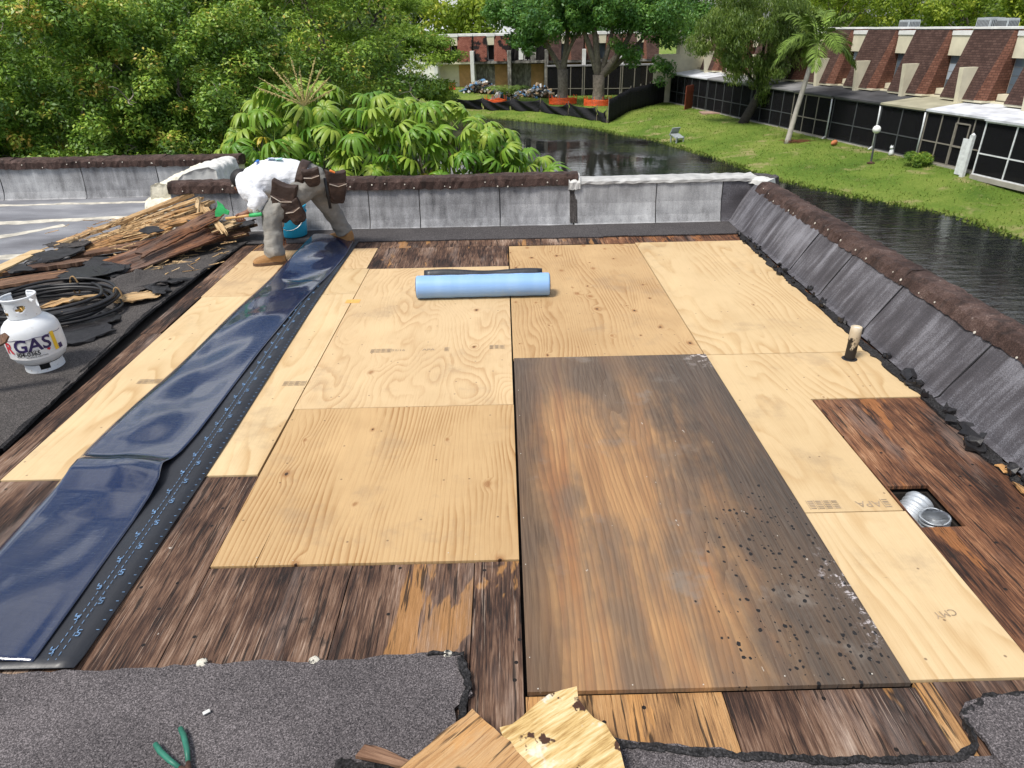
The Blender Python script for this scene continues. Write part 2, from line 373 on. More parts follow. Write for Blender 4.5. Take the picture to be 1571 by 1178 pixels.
def coping_mat():
    a = N('brown granule coping', .85, .25); c = a.co()
    g = a.noise(c, 120, 3, .7); b = a.noise(c, 6, 5, .65)
    col = a.ramp(a.mt('ADD', a.mt('MULTIPLY', g, .5), a.mt('MULTIPLY', b, .5)), [(.3, (.012, .008, .007)), (.48, (.050, .030, .025)), (.60, (.105, .068, .058)), (.76, (.26, .21, .19))])
    li = a.noise(c, 17, 6, .75); col = a.mix(a.mr(li, .62, .70, 0., .6), col, (.33, .28, .25))
    st = a.noise(a.co(scale=(14, 14, 1)), 1, 4, .6); col = a.mix(a.mr(st, .5, .66, 0., .6), col, (.015, .011, .010))
    a.bump(g, .006, .8); return a.out(col)
M['coping'] = coping_mat()
M['plaster'] = plain('cream foam and plaster', (.70, .66, .54), .85, .16, 9, bump=.012)
M['plaster_w'] = plain('white mastic', (.56, .56, .54), .75, .12, 12, bump=.006)
M['capgrey'] = plain('pale weathered coating', (.40, .40, .39), .8, .25, 9, bump=.006)
M['nail'] = plain('pale roofing nail caps', (.50, .47, .41), .5)
def leftroof_mat():
    a = N('worn silver roof sheet', .7, .3); c = a.co()
    b = a.noise(a.co(scale=(.6, 1.3, 1)), 1.3, 6, .62, .3); g = a.noise(c, 130, 2, .7)
    col = a.ramp(a.mt('ADD', a.mt('MULTIPLY', b, .75), a.mt('MULTIPLY', g, .25)), [(.3, (.085, .085, .095)), (.5, (.20, .205, .225)), (.62, (.33, .335, .35)), (.75, (.56, .54, .50))])
    a.bump(g, .003, .6); return a.out(col)
M['leftroof'] = leftroof_mat()
M['patchline'] = plain('cream seam coating', (.50, .47, .40), .8, .35, 9)
M['stucco'] = plain('cream stucco', (.66, .60, .45), .85, .12, 3, bump=.004)

# ------------------------------------------------------------------ the roof under work
roof = tag(MB().b2(-12, 1.675, -6, 5.3, -.36, -.045).b2(1.862, 2.76, -6, 5.3, -.36, -.045).b2(1.675, 1.862, -6, .757, -.36, -.045).b2(1.675, 1.862, 1.042, 5.3, -.36, -.045)
           .b2(-12, 2.76, 5.3, 5.98, -.36, -.045).b2(-12, -3.4, 5.98, 7.7, -.36, -.045).build('roof_deck', M['under']), kind='structure')
own = empty('house', (0, 0, -5.6))
tag(own, 'cream walls of the house that carries the work roof', 'house')
# hole through roof deck: the deck slab is low enough that the duct hole shows a dark void
MB().b2(-11.9, 2.74, -5.9, 5.9, .0, 5.2).b2(-11.9, -3.5, 5.9, 7.6, .0, 5.2).build('wall', M['stucco'], own)

def rag(poly, step=.05, amp=.008, seed=1):
    """polygon with ragged edges"""
    r = random.Random(seed); out = []
    for i, (x, y) in enumerate(poly):
        x2, y2 = poly[(i + 1) % len(poly)]; L = math.hypot(x2 - x, y2 - y); n = max(1, int(L / step))
        w = 0
        for k in range(n):
            t = k / n; w = w * .6 + r.uniform(-amp, amp)
            e = w if k else 0
            out.append((x + (x2 - x) * t - (y2 - y) / L * e, y + (y2 - y) * t + (x2 - x) / L * e))
    return out

def sheet(name, poly, top, mat, th=.016, label=None, rough=0, seed=1, rot=False):
    if rough: poly = rag(poly, .04, rough, seed)
    ox, oy = min(p[0] for p in poly), min(p[1] for p in poly)
    o = MB().prism(poly, top - th, top).build(name, M[mat], roof, origin=(ox, oy, 0))
    if label: o['label'] = label
    return o
def R4(x0, x1, y0, y1): return [(x0, y0), (x1, y0), (x1, y1), (x0, y1)]
SH = 'plywood_sheet'
sheet(SH, R4(-2.46, -1.238, 1.243, 3.72), .001, 'ply_a')
sheet(SH, R4(-2.475, -1.63, 3.727, 4.98), .000, 'ply_b')
sheet(SH, R4(-1.625, -1.262, 4.365, 4.985), .001, 'ply_b')
sheet(SH, R4(-1.625, -1.238, 3.727, 4.36), .000, 'ply_a')
sheet(SH, R4(-1.231, -.006, 1.868, 4.345), .001, 'ply_b', label='pale new plywood sheet with stamped print, left of the long seam')
sheet(SH, [(-1.225, .618), (-1.053, .618), (-1.046, .87), (-1.048, .618), (-.004, .618), (-.004, 1.862), (-1.225, 1.862)], .002, 'ply_d', label='new plywood sheet with bold cathedral grain and knots')
sheet(SH, R4(.004, 1.218, 2.452, 4.952), .001, 'ply_c', label='knotty new plywood sheet beside the light blue roll')
sheet(SH, R4(1.225, 2.262, 2.452, 4.985), .001, 'ply_a', label='smooth pale plywood sheet in the far right corner')
sheet(SH, [(1.232, .866), (1.655, .866), (1.655, 1.852), (2.285, 1.852), (2.275, 2.446), (1.232, 2.446)], .001, 'ply_a', label='pale plywood sheet cut round the dark decking')
sheet(SH, R4(1.232, 1.662, .022, .861), .000, 'ply_a')
st = sheet('stained_plywood_sheet', R4(.008, 1.223, .003, 2.441), .012, 'stained', .018, label='large reused plywood sheet stained brown, grey and black with tar spots')
OD = 'old_deck_sheet'
sheet(OD, R4(-2.60, -2.466, .9, 3.0), -.002, 'old_dark'); sheet(OD, R4(-2.62, -2.482, 3.005, 5.18), -.002, 'old_dark')
sheet(OD, R4(-2.62, -1.645, -.2, 1.237), -.003, 'old_dark'); sheet(OD, R4(-1.641, -1.232, -.2, 1.237), -.005, 'old_dark'); sheet(OD, R4(-1.228, -.665, -.25, .612), -.004, 'old_dark'); sheet(OD, R4(-.661, -.182, -.25, .612), -.006, 'old_dark'); sheet(OD, R4(-.178, -.004, -.45, .612), -.003, 'old_dark')
sheet(OD, R4(-1.256, -.006, 4.352, 4.985), -.003, 'old_dark')
sheet(OD, R4(-2.478, -.63, 4.992, 5.3), -.004, 'old_dark'); sheet(OD, R4(-.625, .9, 4.992, 5.3), -.003, 'old_dark'); sheet(OD, R4(.905, 2.4, 4.992, 5.3), -.005, 'old_red')
sheet(OD, R4(.002, .622, -.6, -.001), -.006, 'old_orange', label='orange brown old decking below the stained sheet'); sheet(OD, R4(.626, 1.238, -.6, -.001), -.007, 'old_dark')
sheet(OD, R4(1.242, 1.30, -.6, .017), -.008, 'old_orange'); sheet(OD, R4(1.304, 2.4, -.6, .016), -.005, 'old_dark')
# dark red decking with the duct hole: four edges of one sheet
o = MB()
X0, X1, Y0, Y1 = 1.667, 2.42, .021, 1.847; hx0, hx1, hy0, hy1 = 1.675, 1.862, .757, 1.042
pv = [(X0, Y0), (X1, Y0), (X1, Y1), (X0, Y1), (hx0, hy0), (hx1, hy0), (hx1, hy1), (hx0, hy1)]
vs = [(x - X0, y - Y0, z) for z in (-.02, -.003) for x, y in pv]
o.add(vs, [f for a in range(4) for b in [(a + 1) % 4] for f in [(8 + a, 8 + b, 12 + b, 12 + a), (b, a, 4 + a, 4 + b), (a, b, 8 + b, 8 + a), (4 + b, 4 + a, 12 + a, 12 + b)]])
od = o.build(OD, M['old_red'], roof, loc=(X0, Y0, 0)); od['label'] = 'reddish brown old decking with a cut duct hole'
sheet(OD, R4(2.29, 2.42, 1.851, 5.0), -.006, 'old_red')
CS = 'cap_sheet'
def cap(poly, top, mat, label=None, seed=3, th=.012, rough=.010):
    return sheet(CS, poly, top, mat, th, label, rough, seed)
cap([(-9, -5.5), (-.22, -5.5), (-.22, -.05), (-.165, .0), (-.20, .145), (-.26, .155), (-1.0, .135), (-1.52, .13), (-2.7, .12), (-9, .12)], .016, 'cap_n', 'granular grey cap sheet in the left foreground')
cap([(-.23, -5.5), (2.5, -5.5), (2.5, -.30), (1.22, -.245), (.9, -.24), (.6, -.215), (.2, -.15), (.0, -.26), (-.23, -.33)], .010, 'cap_n', 'cut edge of grey cap sheet in the bottom foreground', 5)
cap([(1.36, -.50), (2.55, -.50), (2.55, -.03), (1.6, -.05), (1.345, -.075), (1.31, -.11), (1.33, -.2)], .018, 'cap_n', 'grey cap sheet corner at the lower right', 8)
cap([(-4.5, .125), (-2.70, .125), (-2.61, 1.3), (-2.66, 2.2), (-2.73, 3.3), (-2.70, 4.3), (-2.60, 5.25), (-2.9, 5.5), (-4.3, 4.6), (-4.6, 2.6)], .020, 'cap_d', 'dark granule cap sheet left of the new plywood', 6)
# tar smears along the torn sheet edges
def smear(pts, w, z, seed, mat='tar_g', nm='tar_edge', par=None):
    r = random.Random(seed); b = MB(); n = len(pts)
    L, Rr = [], []
    for i in range(n):
        a = Vector(pts[max(0, i - 1)]); c = Vector(pts[min(n - 1, i + 1)]); t = (c - a).normalized(); nn = Vector((-t.y, t.x))
        p = Vector(pts[i]); L.append(p + nn * w * (r.uniform(.15, .75) + .35 * math.sin(i * .31 + seed) ** 2)); Rr.append(p - nn * w * (r.uniform(.15, .75) + .45 * math.sin(i * .23 + seed * 2) ** 2))
    vs = [(p.x, p.y, z + r.uniform(0, .01)) for p in L] + [(p.x, p.y, z - .004 + r.uniform(0, .006)) for p in Rr] + [(p.x, p.y, z - .02) for p in L] + [(p.x, p.y, z - .02) for p in Rr]
    fs = []
    for i in range(n - 1):
        fs += [(i, i + 1, n + i + 1, n + i), (2 * n + i, i, i + 1, 2 * n + i + 1)[::-1], (n + i, n + i + 1, 3 * n + i + 1, 3 * n + i)]
    b.add(vs, fs)
    return b.build(nm, M[mat], par or roof)
def walk(pts, step=.014):
    out = []
    for (a, b) in zip(pts, pts[1:]):
        n = max(1, int(math.dist(a, b) / step)); out += [(a[0] + (b[0] - a[0]) * k / n, a[1] + (b[1] - a[1]) * k / n) for k in range(n)]
    return out + [pts[-1]]
smear(walk([(-.21, -.5), (-.19, -.03), (-.18, .02), (-.21, .14)]), .017, .022, 1)
smear(walk([(-.20, .152), (-.32, .16)]), .012, .018, 2)
smear(walk([(.15, -.165), (.6, -.225), (.9, -.25), (1.22, -.25), (1.30, -.21), (1.325, -.11), (1.42, -.06), (1.7, -.045)]), .014, .016, 3)
smear(walk([(-.55, -.23), (-.35, -.24), (-.22, -.30), (0, -.27)]), .03, .018, 14)
smear(walk([(-2.62, 1.5), (-2.67, 2.2), (-2.73, 3.3), (-2.70, 4.3), (-2.62, 5.2)], .06), .014, .018, 4)
def blob_mat():
    a = N('dirty mastic', .7); n = a.noise(a.co(rand=True), 55, 4, .7); return a.out(a.mix(a.mr(n, .48, .56), (.55, .52, .44), (.03, .03, .03)))
M['blob'] = blob_mat()
# mastic blobs on the cap sheet's edge
for x, y, s in ((-.255, .157, .020), (-.70, .145, .020), (-1.07, .146, .022)):
    b = MB(); n = 9
    ring = [(s * U(.7, 1.1) * math.cos(6.283 * k / n), s * U(.6, 1.) * math.sin(6.283 * k / n)) for k in range(n)]
    b.add([(0, 0, .005)] + [(p[0] * .7, p[1] * .7, .003 + U(0, .003)) for p in ring] + [(p[0], p[1], 0) for p in ring],
          [(0, 1 + k, 1 + (k + 1) % n) for k in range(n)] + [(1 + k, 1 + n + k, 1 + n + (k + 1) % n, 1 + (k + 1) % n) for k in range(n)])
    b.build('mastic_blob', M['blob'], roof, loc=(x, y, .016), smooth=True)
# nail heads on the stained sheet and the new sheets
nb = MB(); nb.lathe([(0, .0012), (.0028, .001), (.0031, 0)], 8); nme = None
def nail(x, y, z, mat='nail', par=roof, s=1.):
    global nme
    if nme is None:
        q = nb.build('nail_head', M['nail'], par, loc=(x, y, z)); nme = q.data
    else: q = link('nail_head', nme, None, par, (x, y, z))
    q.scale = (s, s, s); return q
for k in (0, 2, 3, 5, 6, 7): nail(.08 + k * .15 + U(-.05, .05), .012 + U(0, .03), .0125, s=U(.6, .9))
for k in range(6): nail(.018 + U(0, .012), .2 + k * .38 + U(-.1, .1), .0125, s=U(.6, .9))
for k in range(9): nail(U(-1.2, -.03), .64 + U(-.015, .03), .0025, s=U(.5, .9))

# stamped print on the plywood: rows of bars and short words
M['stamp'] = plain('faded stamp ink', (.30, .225, .15), .8, .3, 30)
def stamp(words, x, y, size, rz=0., z=.0022, bars=4):
    bb = MB(); w = 0
    o = empty('grade_stamp', (x, y, z), rz, roof)
    cx = 0
    for t in words:
        me = text_mesh(t, size); q = link('stamp_word', me, M['stamp'], o, (cx, 0, 0)); cx += size * .62 * len(t) + .02
    r = random.Random(int(x * 100))
    for k in range(bars):
        hx = cx + k * .035
        for j in range(5): bb.b2(hx, hx + .024, -.028 + j * .012, -.022 + j * .012 + r.uniform(-.002, .002), 0, .0005)
        bb.b2(hx + .028, hx + .030, -.032, .032, 0, .0005)
    bb.build('stamp_bars', M['stamp'], o)
stamp(['APA'], 1.53, .915, .060, math.pi, bars=4)
stamp([], 1.62, .915, .05, math.pi, bars=1)
stamp(['32/16'], -.75, 2.62, .04, bars=0); stamp([], -.93, 2.62, .04, bars=4); stamp(['APA'], -.55, 2.62, .045, bars=1); stamp([], -.15, 2.64, .04, bars=3)
stamp([], -2.28, 2.25, .04, bars=6); stamp(['APA'], -2.0, 2.25, .045, bars=0); stamp([], -1.38, 2.18, .04, bars=4)
stamp(['CMY'], 1.50, .29, .042, math.pi + .2, bars=0)
MB().b2(0, .11, 0, .075, 0, .0008).build('orange_sticker', plain('orange print', (.72, .38, .10), .6), roof, loc=(-1.28, 3.51, .002))

# left roof beyond the work area, with cream coated seams
lr = tag(MB().prism([(-12, .1), (-4.62, .1), (-4.5, 2.6), (-4.2, 4.6), (-2.9, 5.45), (-2.9, 5.72), (-3.4, 5.75), (-3.4, 7.5), (-12, 7.5)], -.03, .008).build('silver_roof', M['leftroof']), kind='structure')
for k, pts in enumerate([[(-8.5, 6.15), (-6.2, 6.22), (-4.15, 6.4)], [(-7.2, 4.0), (-5.7, 5.2), (-4.9, 6.1)], [(-6.2, 4.7), (-5.2, 4.85), (-4.3, 4.95)], [(-8, 7.1), (-4.2, 7.2)]]):
    smear(walk(pts, .12), [.09, .08, .10, .05][k], .013, 20 + k, 'patchline', 'seam_coating', lr)

# ------------------------------------------------------------------ parapets
def panel(b, P, Q, prof, n=14, amp=.004):
    """loft a profile of (outward, z) along P->Q, outward is to the left of the direction"""
    P = Vector(P); Q = Vector(Q); t = (Q - P).normalized(); nn = Vector((-t.y, t.x)); k = len(prof); vs = []
    for i in range(n + 1):
        c = P.lerp(Q, i / n)
        for (o, z) in prof: vs.append((c.x + nn.x * (o + U(-amp, amp)), c.y + nn.y * (o + U(-amp, amp)), z + U(-amp, amp)))
    fs = [(i * k + j, (i + 1) * k + j, (i + 1) * k + j + 1, i * k + j + 1) for i in range(n) for j in range(k - 1)]
    fs += [tuple(range(k))[::-1], tuple(range(n * k, (n + 1) * k))]
    b.add(vs, fs)
def parapet(name, label, P, Q, joints, coping, mats, prof, cprof, cmat='coping', nails=0, core=None):
    root = empty(name, (P[0], P[1], 0)); tag(root, label, 'parapet wall', 'parapet walls round the roof')
    P = Vector(P); Q = Vector(Q); L = (Q - P).length; org = (P.x, P.y, 0); t = (Q - P) / L; nn = Vector((-t.y, t.x))
    js = [0] + joints + [L]
    for i in range(len(js) - 1):
        b = MB(); hz = U(-.012, .012)
        pr = [(o, z + (hz if z > .2 else 0)) for o, z in prof]
        panel(b, P + t * (js[i] + .004), P + t * (js[i + 1] - .004), pr + [(o + .02, z - .003) for o, z in pr[::-1]], max(3, int((js[i + 1] - js[i]) / .12)), .0025)
        b.build('flashing_sheet', M[mats[i % len(mats)]], root, origin=org)
    for i in range(1, len(js) - 1):
        b = MB(); c = P + t * js[i]; pts = [(c.x + nn.x * (o - .002) + t.x * U(-.004, .004), c.y + nn.y * (o - .002) + t.y * U(-.004, .004), z) for o, z in prof]
        b.tube(pts, [U(.001, .0055) for _ in pts], 6); b.build('tar_seam', M['tar'], root, origin=org)
    if coping:
        a0, a1 = coping; nseg = max(1, round((a1 - a0) / 1.0))
        for k in range(nseg):
            b = MB(); s0 = a0 + (a1 - a0) * k / nseg; s1 = a0 + (a1 - a0) * (k + 1) / nseg + .02
            dz = U(-.008, .008)
            panel(b, P + t * s0, P + t * s1, [(o, z + dz) for o, z in cprof], 26, .0075)
            b.build('coping', M[cmat], root, origin=org)
        for k in range(nails):
            s = a0 + (a1 - a0) * (k + U(-.1, 1.1)) / nails; c = P + t * s; j = 1
            o_, z_ = cprof[j][0] - .004, (cprof[0][1] * .45 + cprof[1][1] * .55) + U(-.03, .03)
            f = (z_ - cprof[0][1]) / (cprof[1][1] - cprof[0][1]); o_ = cprof[0][0] + (cprof[1][0] - cprof[0][0]) * f - .004
            q = nail(c.x + nn.x * o_ - P.x, c.y + nn.y * o_ - P.y, z_, par=root, s=U(1.6, 2.9))
            q.rotation_euler = Vector((-nn.x, -nn.y, .35)).to_track_quat('Z', 'Y').to_euler()
    b = MB()
    for (o0, o1, z0, z1) in core or []:
        c = P + nn * (o0 + o1) / 2 + t * L / 2
        b.box((c.x, c.y, (z0 + z1) / 2), (L, o1 - o0, z1 - z0), (0, 0, math.atan2(t.y, t.x)))
    b.build('masonry', M['stucco'], root, origin=org)
    return root
farp = [(-.02, .012), (.0, .02), (.03, .09), (.065, .22), (.085, .40)]
cop = [(.055, .395), (.060, .468), (.085, .502), (.20, .508), (.30, .49), (.31, .40), (.20, .36)]
p1 = parapet('far_parapet', 'long grey flashed parapet wall with brown coping behind the worker', (-3.5, 5.68), (.69, 5.68), [.62, 1.25, 2.05, 2.58, 3.42], (0., 4.22), ['coat'], farp, cop, nails=22, core=[(.1, .29, -.4, .45)])
p1b = parapet('far_parapet', 'pale coated stretch of parapet wall with white top by the corner', (.70, 5.68), (2.62, 5.68), [.86, 1.55], None, ['coat_w', 'coat_w', 'coat_r'], [(-.02, .012), (.0, .02), (.03, .09), (.06, .22), (.075, .43)], cop, core=[(.09, .29, -.4, .42)])
b = MB(); panel(b, (.66, 5.68), (2.60, 5.68), [(.055, .41), (.058, .436), (.10, .45), (.29, .45), (.31, .40), (.2, .38)], 30, .006)
b.build('white_top', M['capgrey'], p1b, origin=(.70, 5.68, 0))
b = MB(); panel(b, (.64, 5.68), (.76, 5.68), [(.045, .36), (.04, .43), (.07, .475), (.2, .50), (.3, .44), (.31, .40), (.2, .34)], 8, .007); b.build('mastic_joint', M['plaster_w'], p1b, origin=(.70, 5.68, 0))
b = MB(); panel(b, (.655, 5.68), (.735, 5.68), [(-.006, .03), (.022, .09), (.058, .22), (.076, .38), (.10, .37), (.06, .1)], 8, .005); b.build('tar_joint', M['cap_d'], p1b, origin=(.70, 5.68, 0))
# black base flashing lying on the deck in front of the far parapet
for k, (x0, x1, y0) in enumerate([(-2.75, -1.5, 5.22), (-1.52, .95, 5.205), (.93, 2.34, 5.215)]):
    sheet('base_flashing', [(x0, y0), (x1, y0 - .01), (x1 + .02, 5.69), (x0, 5.69)], .008 + .002 * k, 'cap', .010, rough=.006, seed=40 + k)
p2 = parapet('side_parapet', 'low grey parapet wall with brown coping left of the hedge', (-12, 7.44), (-3.4, 7.5), [1.5, 2.9, 4.2, 5.55, 6.6, 7.55], (0, 8.6), ['coat_w', 'coat'], [(-.02, .008), (.0, .02), (.025, .10), (.04, .22), (.05, .40)], [(.02, .385), (.02, .46), (.05, .49), (.2, .50), (.28, .48), (.28, .38), (.2, .36)], nails=40, core=[(.06, .26, -.4, .42)])
# right parapet: direction runs toward the camera so that outward is +X
rp = [(-.01, .015), (.02, .03), (.055, .09), (.14, .225), (.235, .372)]
rc = [(.205, .342), (.228, .402), (.265, .432), (.34, .434), (.41, .41), (.425, .32), (.33, .27)]
p3 = parapet('right_parapet', 'sloping dark parapet wall with brown coping beside the pond', (2.335, 5.75), (2.30, -3.0), [1.75, 2.35, 3.05, 3.95, 4.75, 5.8, 6.9], (.15, 8.7), ['coat_r'], rp, rc, nails=34, core=[(.25, .41, -.4, .33)])
b = MB(); panel(b, (2.45, 5.80), (2.62, 5.58), [(.0, .02), (.05, .14), (.11, .30), (.15, .44), (.25, .46), (.3, .2)], 6, .014); b.build('mastic_corner', M['cap'], p3, origin=(2.335, 5.75, 0))
b = MB(); panel(b, (2.46, 5.86), (2.66, 5.60), [(-.02, .38), (-.015, .425), (.04, .445), (.12, .44), (.15, .38)], 8, .010); b.build('mastic_top', M['plaster_w'], p3, origin=(2.335, 5.75, 0))
# torn tar flaps along the foot of the right parapet
r = random.Random(5)
for k in range(46):
    y = 5.1 - k * .112 + r.uniform(-.12, .12); s = r.uniform(.015, .06) * (1.15 if y < 2.2 else .5)
    n = 11; b = MB()
    poly = [(s * r.uniform(.35, 1.2) * math.cos(6.283 * j / n), 1.5 * s * r.uniform(.35, 1.2) * math.sin(6.283 * j / n)) for j in range(n)]
    b.prism(poly, 0, .008, lambda v: (v[0], v[1], v[2] + v[0] * .22 + r.uniform(-.014, .018)))
    b.build('tar_flap', M['tar'], p3, loc=(2.30 + r.uniform(-.06, .03) - 2.335, y - 5.75, .016 + r.uniform(0, .02)))
smear(walk([(2.30, 5.2), (2.27, 4.2), (2.29, 3.2), (2.27, 2.5), (2.29, 1.8), (2.27, 1.0), (2.28, .0)], .03), .035, .012, 77)
for k in range(5):
    y = r.uniform(.4, 1.9); s = r.uniform(.012, .028); b = MB()
    b.prism(rag(R4(-s, s, -s * 1.8, s * 1.8), .02, .008, k), 0, .004, lambda v: (v[0], v[1], v[2] + r.uniform(-.006, .008))); b.build('wood_chip', M['old_orange'], p3, loc=(2.24 + r.uniform(-.04, .03) - 2.335, y - 5.75, .010))
# cream return wall at the jog between the two parapets
rw = empty('return_wall', (-3.5, 5.7, 0)); tag(rw, 'lumpy cream plastered return wall joining the two parapets', 'wall')
def lump(name, segs, mat, amp):
    b = MB()
    for (P, Q, pr, n) in segs: panel(b, P, Q, pr, n, amp)
    o = b.build(name, M[mat], rw, origin=(-3.5, 5.7, 0), smooth=True)
    m = o.modifiers.new('s', 'SUBSURF'); m.levels = 3; m.render_levels = 3
    tx = bpy.data.textures.new('lumps', 'CLOUDS'); tx.noise_scale = .12; tx.noise_depth = 3; d = o.modifiers.new('d', 'DISPLACE'); d.texture = tx; d.strength = .06; d.texture_coords = 'LOCAL'
    return o
lump('plaster_core', [((-3.60, 6.75), (-3.56, 6.02), [(.02, 0), (.0, .2), (.0, .38), (.03, .47), (.12, .54), (.25, .585), (.40, .60), (.47, .58), (.50, .4), (.50, 0)], 12)], 'plaster_w', .006)
lump('foam_ridge', [((-3.80, 7.2), (-3.76, 5.99), [(-.06, 0), (-.07, .2), (-.06, .33), (-.02, .42), (.06, .465), (.16, .46), (.22, .38), (.2, 0)], 12)], 'plaster', .016)
lump('foam_block', [((-3.86, 5.92), (-3.50, 5.90), [(-.05, 0), (-.06, .12), (-.05, .22), (.0, .29), (.10, .32), (.18, .28), (.2, .1), (.2, 0)], 8)], 'plaster', .014)
# ------------------------------------------------------------------ folded membrane strip
def film_mat(name, col, rough=.22, wr=1.):
    a = N(name, rough, .40); c = a.co()
    w = a.noise(a.co(scale=(26, 9, 8)), 1.5, 5, .62, .7); w2 = a.noise(a.co(scale=(10, 40, 8)), 1.2, 4, .6, .5); w3 = a.noise(c, 5, 3)
    cr = a.mr(a.noise(a.co(scale=(34, 7, 6), rot=(0, 0, .5)), 1.0, 4, .7, 1.5), .60, .66)
    h = a.mt('ADD', a.mt('ADD', a.mt('MULTIPLY', w, .8), a.mt('MULTIPLY', w2, .75)), a.mt('ADD', a.mt('MULTIPLY', w3, 2.6), a.mt('MULTIPLY', cr, .15)))
    a.bump(h, .0065 * wr, .6)
    a.b.inputs['Coat Weight'].default_value = 1. if wr >= 1 else .2; a.b.inputs['Coat Roughness'].default_value = .07 if wr >= 1 else .3; a.b.inputs['Coat IOR'].default_value = 1.6
    sc = a.mr(a.noise(a.co(scale=(60, 16, 6), rot=(0, 0, -.7)), 1, 3, .7, 1.), .70, .76, 0., .12)
    return a.out(a.mix(sc, col, (.12, .17, .26)), a.mr(w3, .3, .7, rough * .7, rough * 1.5))
M['film'] = film_mat('shiny blue black release film', (.002, .011, .048), .12)
M['memb'] = film_mat('black membrane face', (.016, .018, .024), .5, .5)
M['bluefilm'] = film_mat('light blue film', (.22, .40, .70), .5, .4)
M['print'] = plain('pale blue print', (.14, .25, .42), .6, .4, 40)
mem = empty('membrane_strip', (-1.5, 2.6, 0)); tag(mem, 'shiny dark blue membrane strip folded lengthwise across the plywood', 'roofing membrane')
XR = lambda y: -1.492 + .012 * math.sin(y * 1.3) - .0
def fold_l(y): return np.interp(y, [.0, .7, 1.45, 2.6, 3.9, 4.6, 5.25], [-2.06, -2.10, -2.15, -2.10, -2.02, -1.99, -1.97])
def fold_r(y): return np.interp(y, [.0, .2, 1.05, 1.18, 1.30, 1.42, 1.6, 2.6, 3.5, 4.2, 4.7, 5.25], [-1.645, -1.645, -1.66, -1.665, -1.70, -1.67, -1.66, -1.655, -1.62, -1.545, -1.515, -1.53])
def lift(y): return float(np.interp(y, [.0, .9, 1.08, 1.22, 1.30, 1.36, 1.5, 1.9, 4.3, 4.8, 5.25], [.0, .002, .02, .062, .058, .024, .014, .006, .010, .03, .075]))
MY0, MY1 = .135, 5.22
def FR(y): return .013 + .006 * math.sin(1.7 * y + .4) + .004 * math.sin(4.3 * y)
def base_fn(u, v):
    y = MY0 + (MY1 - MY0) * v; return (XR(y) + (fold_l(y) + .02 - XR(y)) * u, y, .019 if v < .004 else .0085 + .002 * math.sin(9 * y + 4 * u) )
def top_fn(u, v):
    y = MY0 + .03 + (MY1 - MY0 - .03) * v; xl, xr = fold_l(y), fold_r(y)
    if u < .12:       # the rounded fold
        a = -math.pi / 2 + math.pi * (u / .12); r = FR(y)
        return (xl + r - r * math.cos(a) * 1.3 , y, .0115 + r + r * math.sin(a))
    t = (u - .12) / .88; x = xl + .03 + (xr - xl - .03) * t
    r = FR(y)
    z = .0115 + 2 * r * (1 - t * t * (3 - 2 * t)) + lift(y) * (.35 + .65 * math.sin(math.pi * min(1, .15 + t * .75))) * (1 if y < 4 else 1 - .75 * t) + (.009 * math.sin(4.1 * y + 3.5 * t) + .006 * math.sin(9.3 * y - 4 * t)) * math.sin(math.pi * min(t * 1.1, 1)) + .012 * math.sin(2.3 * y + 1.) * math.sin(math.pi * t) + .004 + .008 * max(0, math.sin(3.1 * y + 6 * t)) * (1 - t)
    return (x + .02 * math.sin(5 * y) * (1 - t) * 0, y, max(z, .0135))
MB().grid(8, 90, lambda u, v: base_fn(1 - u, v)).build('base_layer', M['memb'], mem, True, origin=(-1.5, 2.6, 0), solid=.004)
MB().grid(34, 260, top_fn).build('folded_layer', M['film'], mem, True, origin=(-1.5, 2.6, 0), solid=.0012)
b = MB(); y = .17; rr = random.Random(3)
while y < 4.6:
    w = .006
    x0 = XR(y) - .085
    for dx in (0, -.026): b.box((x0 + dx + .0, y, .0125), (.0020, .016, .0012))
    y += .028
y = .2; k = 0
while y < 4.4:
    x0 = XR(y) - .085
    if k % 2 == 0:   # a bent arrow mark
        for (dx, dy, sx, sy) in ((-.034, 0, .010, .004), (-.030, .010, .004, .020), (-.038, .015, .012, .004), (-.043, .022, .004, .012)): b.box((x0 + dx, y + dy, .0125), (sx, sy, .0013))
    else:
        for (dx, dy, sx, sy) in ((.012, 0, .012, .004), (.018, .007, .004, .014), (.012, .013, .012, .004), (.007, .020, .004, .012), (.013, .026, .012, .004)): b.box((x0 + dx, y + dy, .0125), (sx, sy, .0013))
    y += .075; k += 1
y = .3
while y < 4.6:
    b.box((XR(y) - .012, y, .0125), (.010, .002, .0012)); y += .045
b.v = [(x + 1.5, y - 2.6, z) for x, y, z in b.v]
q = b.build('printed_line', M['print'], mem); q['kind'] = 'stuff'

# ------------------------------------------------------------------ light blue roll
rl = empty('membrane_roll', (-.21, 3.6, 0), math.radians(.6)); tag(rl, 'light blue roll of membrane lying on the new plywood', 'membrane roll')
Rr_ = .088
def roll_mat():
    a = N('light blue wrapped film', .48, .45); x = a.sep(a.co())[0]; bn = a.noise(a.co(scale=(7, .3, .3)), 1, 3, .5); cr = a.noise(a.co(scale=(3, 30, 30)), 1, 4, .6); d = a.noise(a.co(), 9, 5, .65)
    col = a.mix(bn, (.17, .34, .66), (.30, .48, .76)); col = a.mix(a.mr(d, .56, .72, 0., .35), col, (.40, .46, .52)); a.bump(a.mt('ADD', cr, a.mt('MULTIPLY', d, .5)), .004, .5); return a.out(col)
M['bluefilm'] = roll_mat()
pr = [(.030, -.515), (.045, -.512), (Rr_ - .004, -.515), (Rr_, -.510)] + [(Rr_ + .0012 * math.sin(i * 1.7), -.5 + i * .05) for i in range(21)] + [(Rr_, .510), (Rr_ - .004, .515), (.045, .512), (.030, .515)]
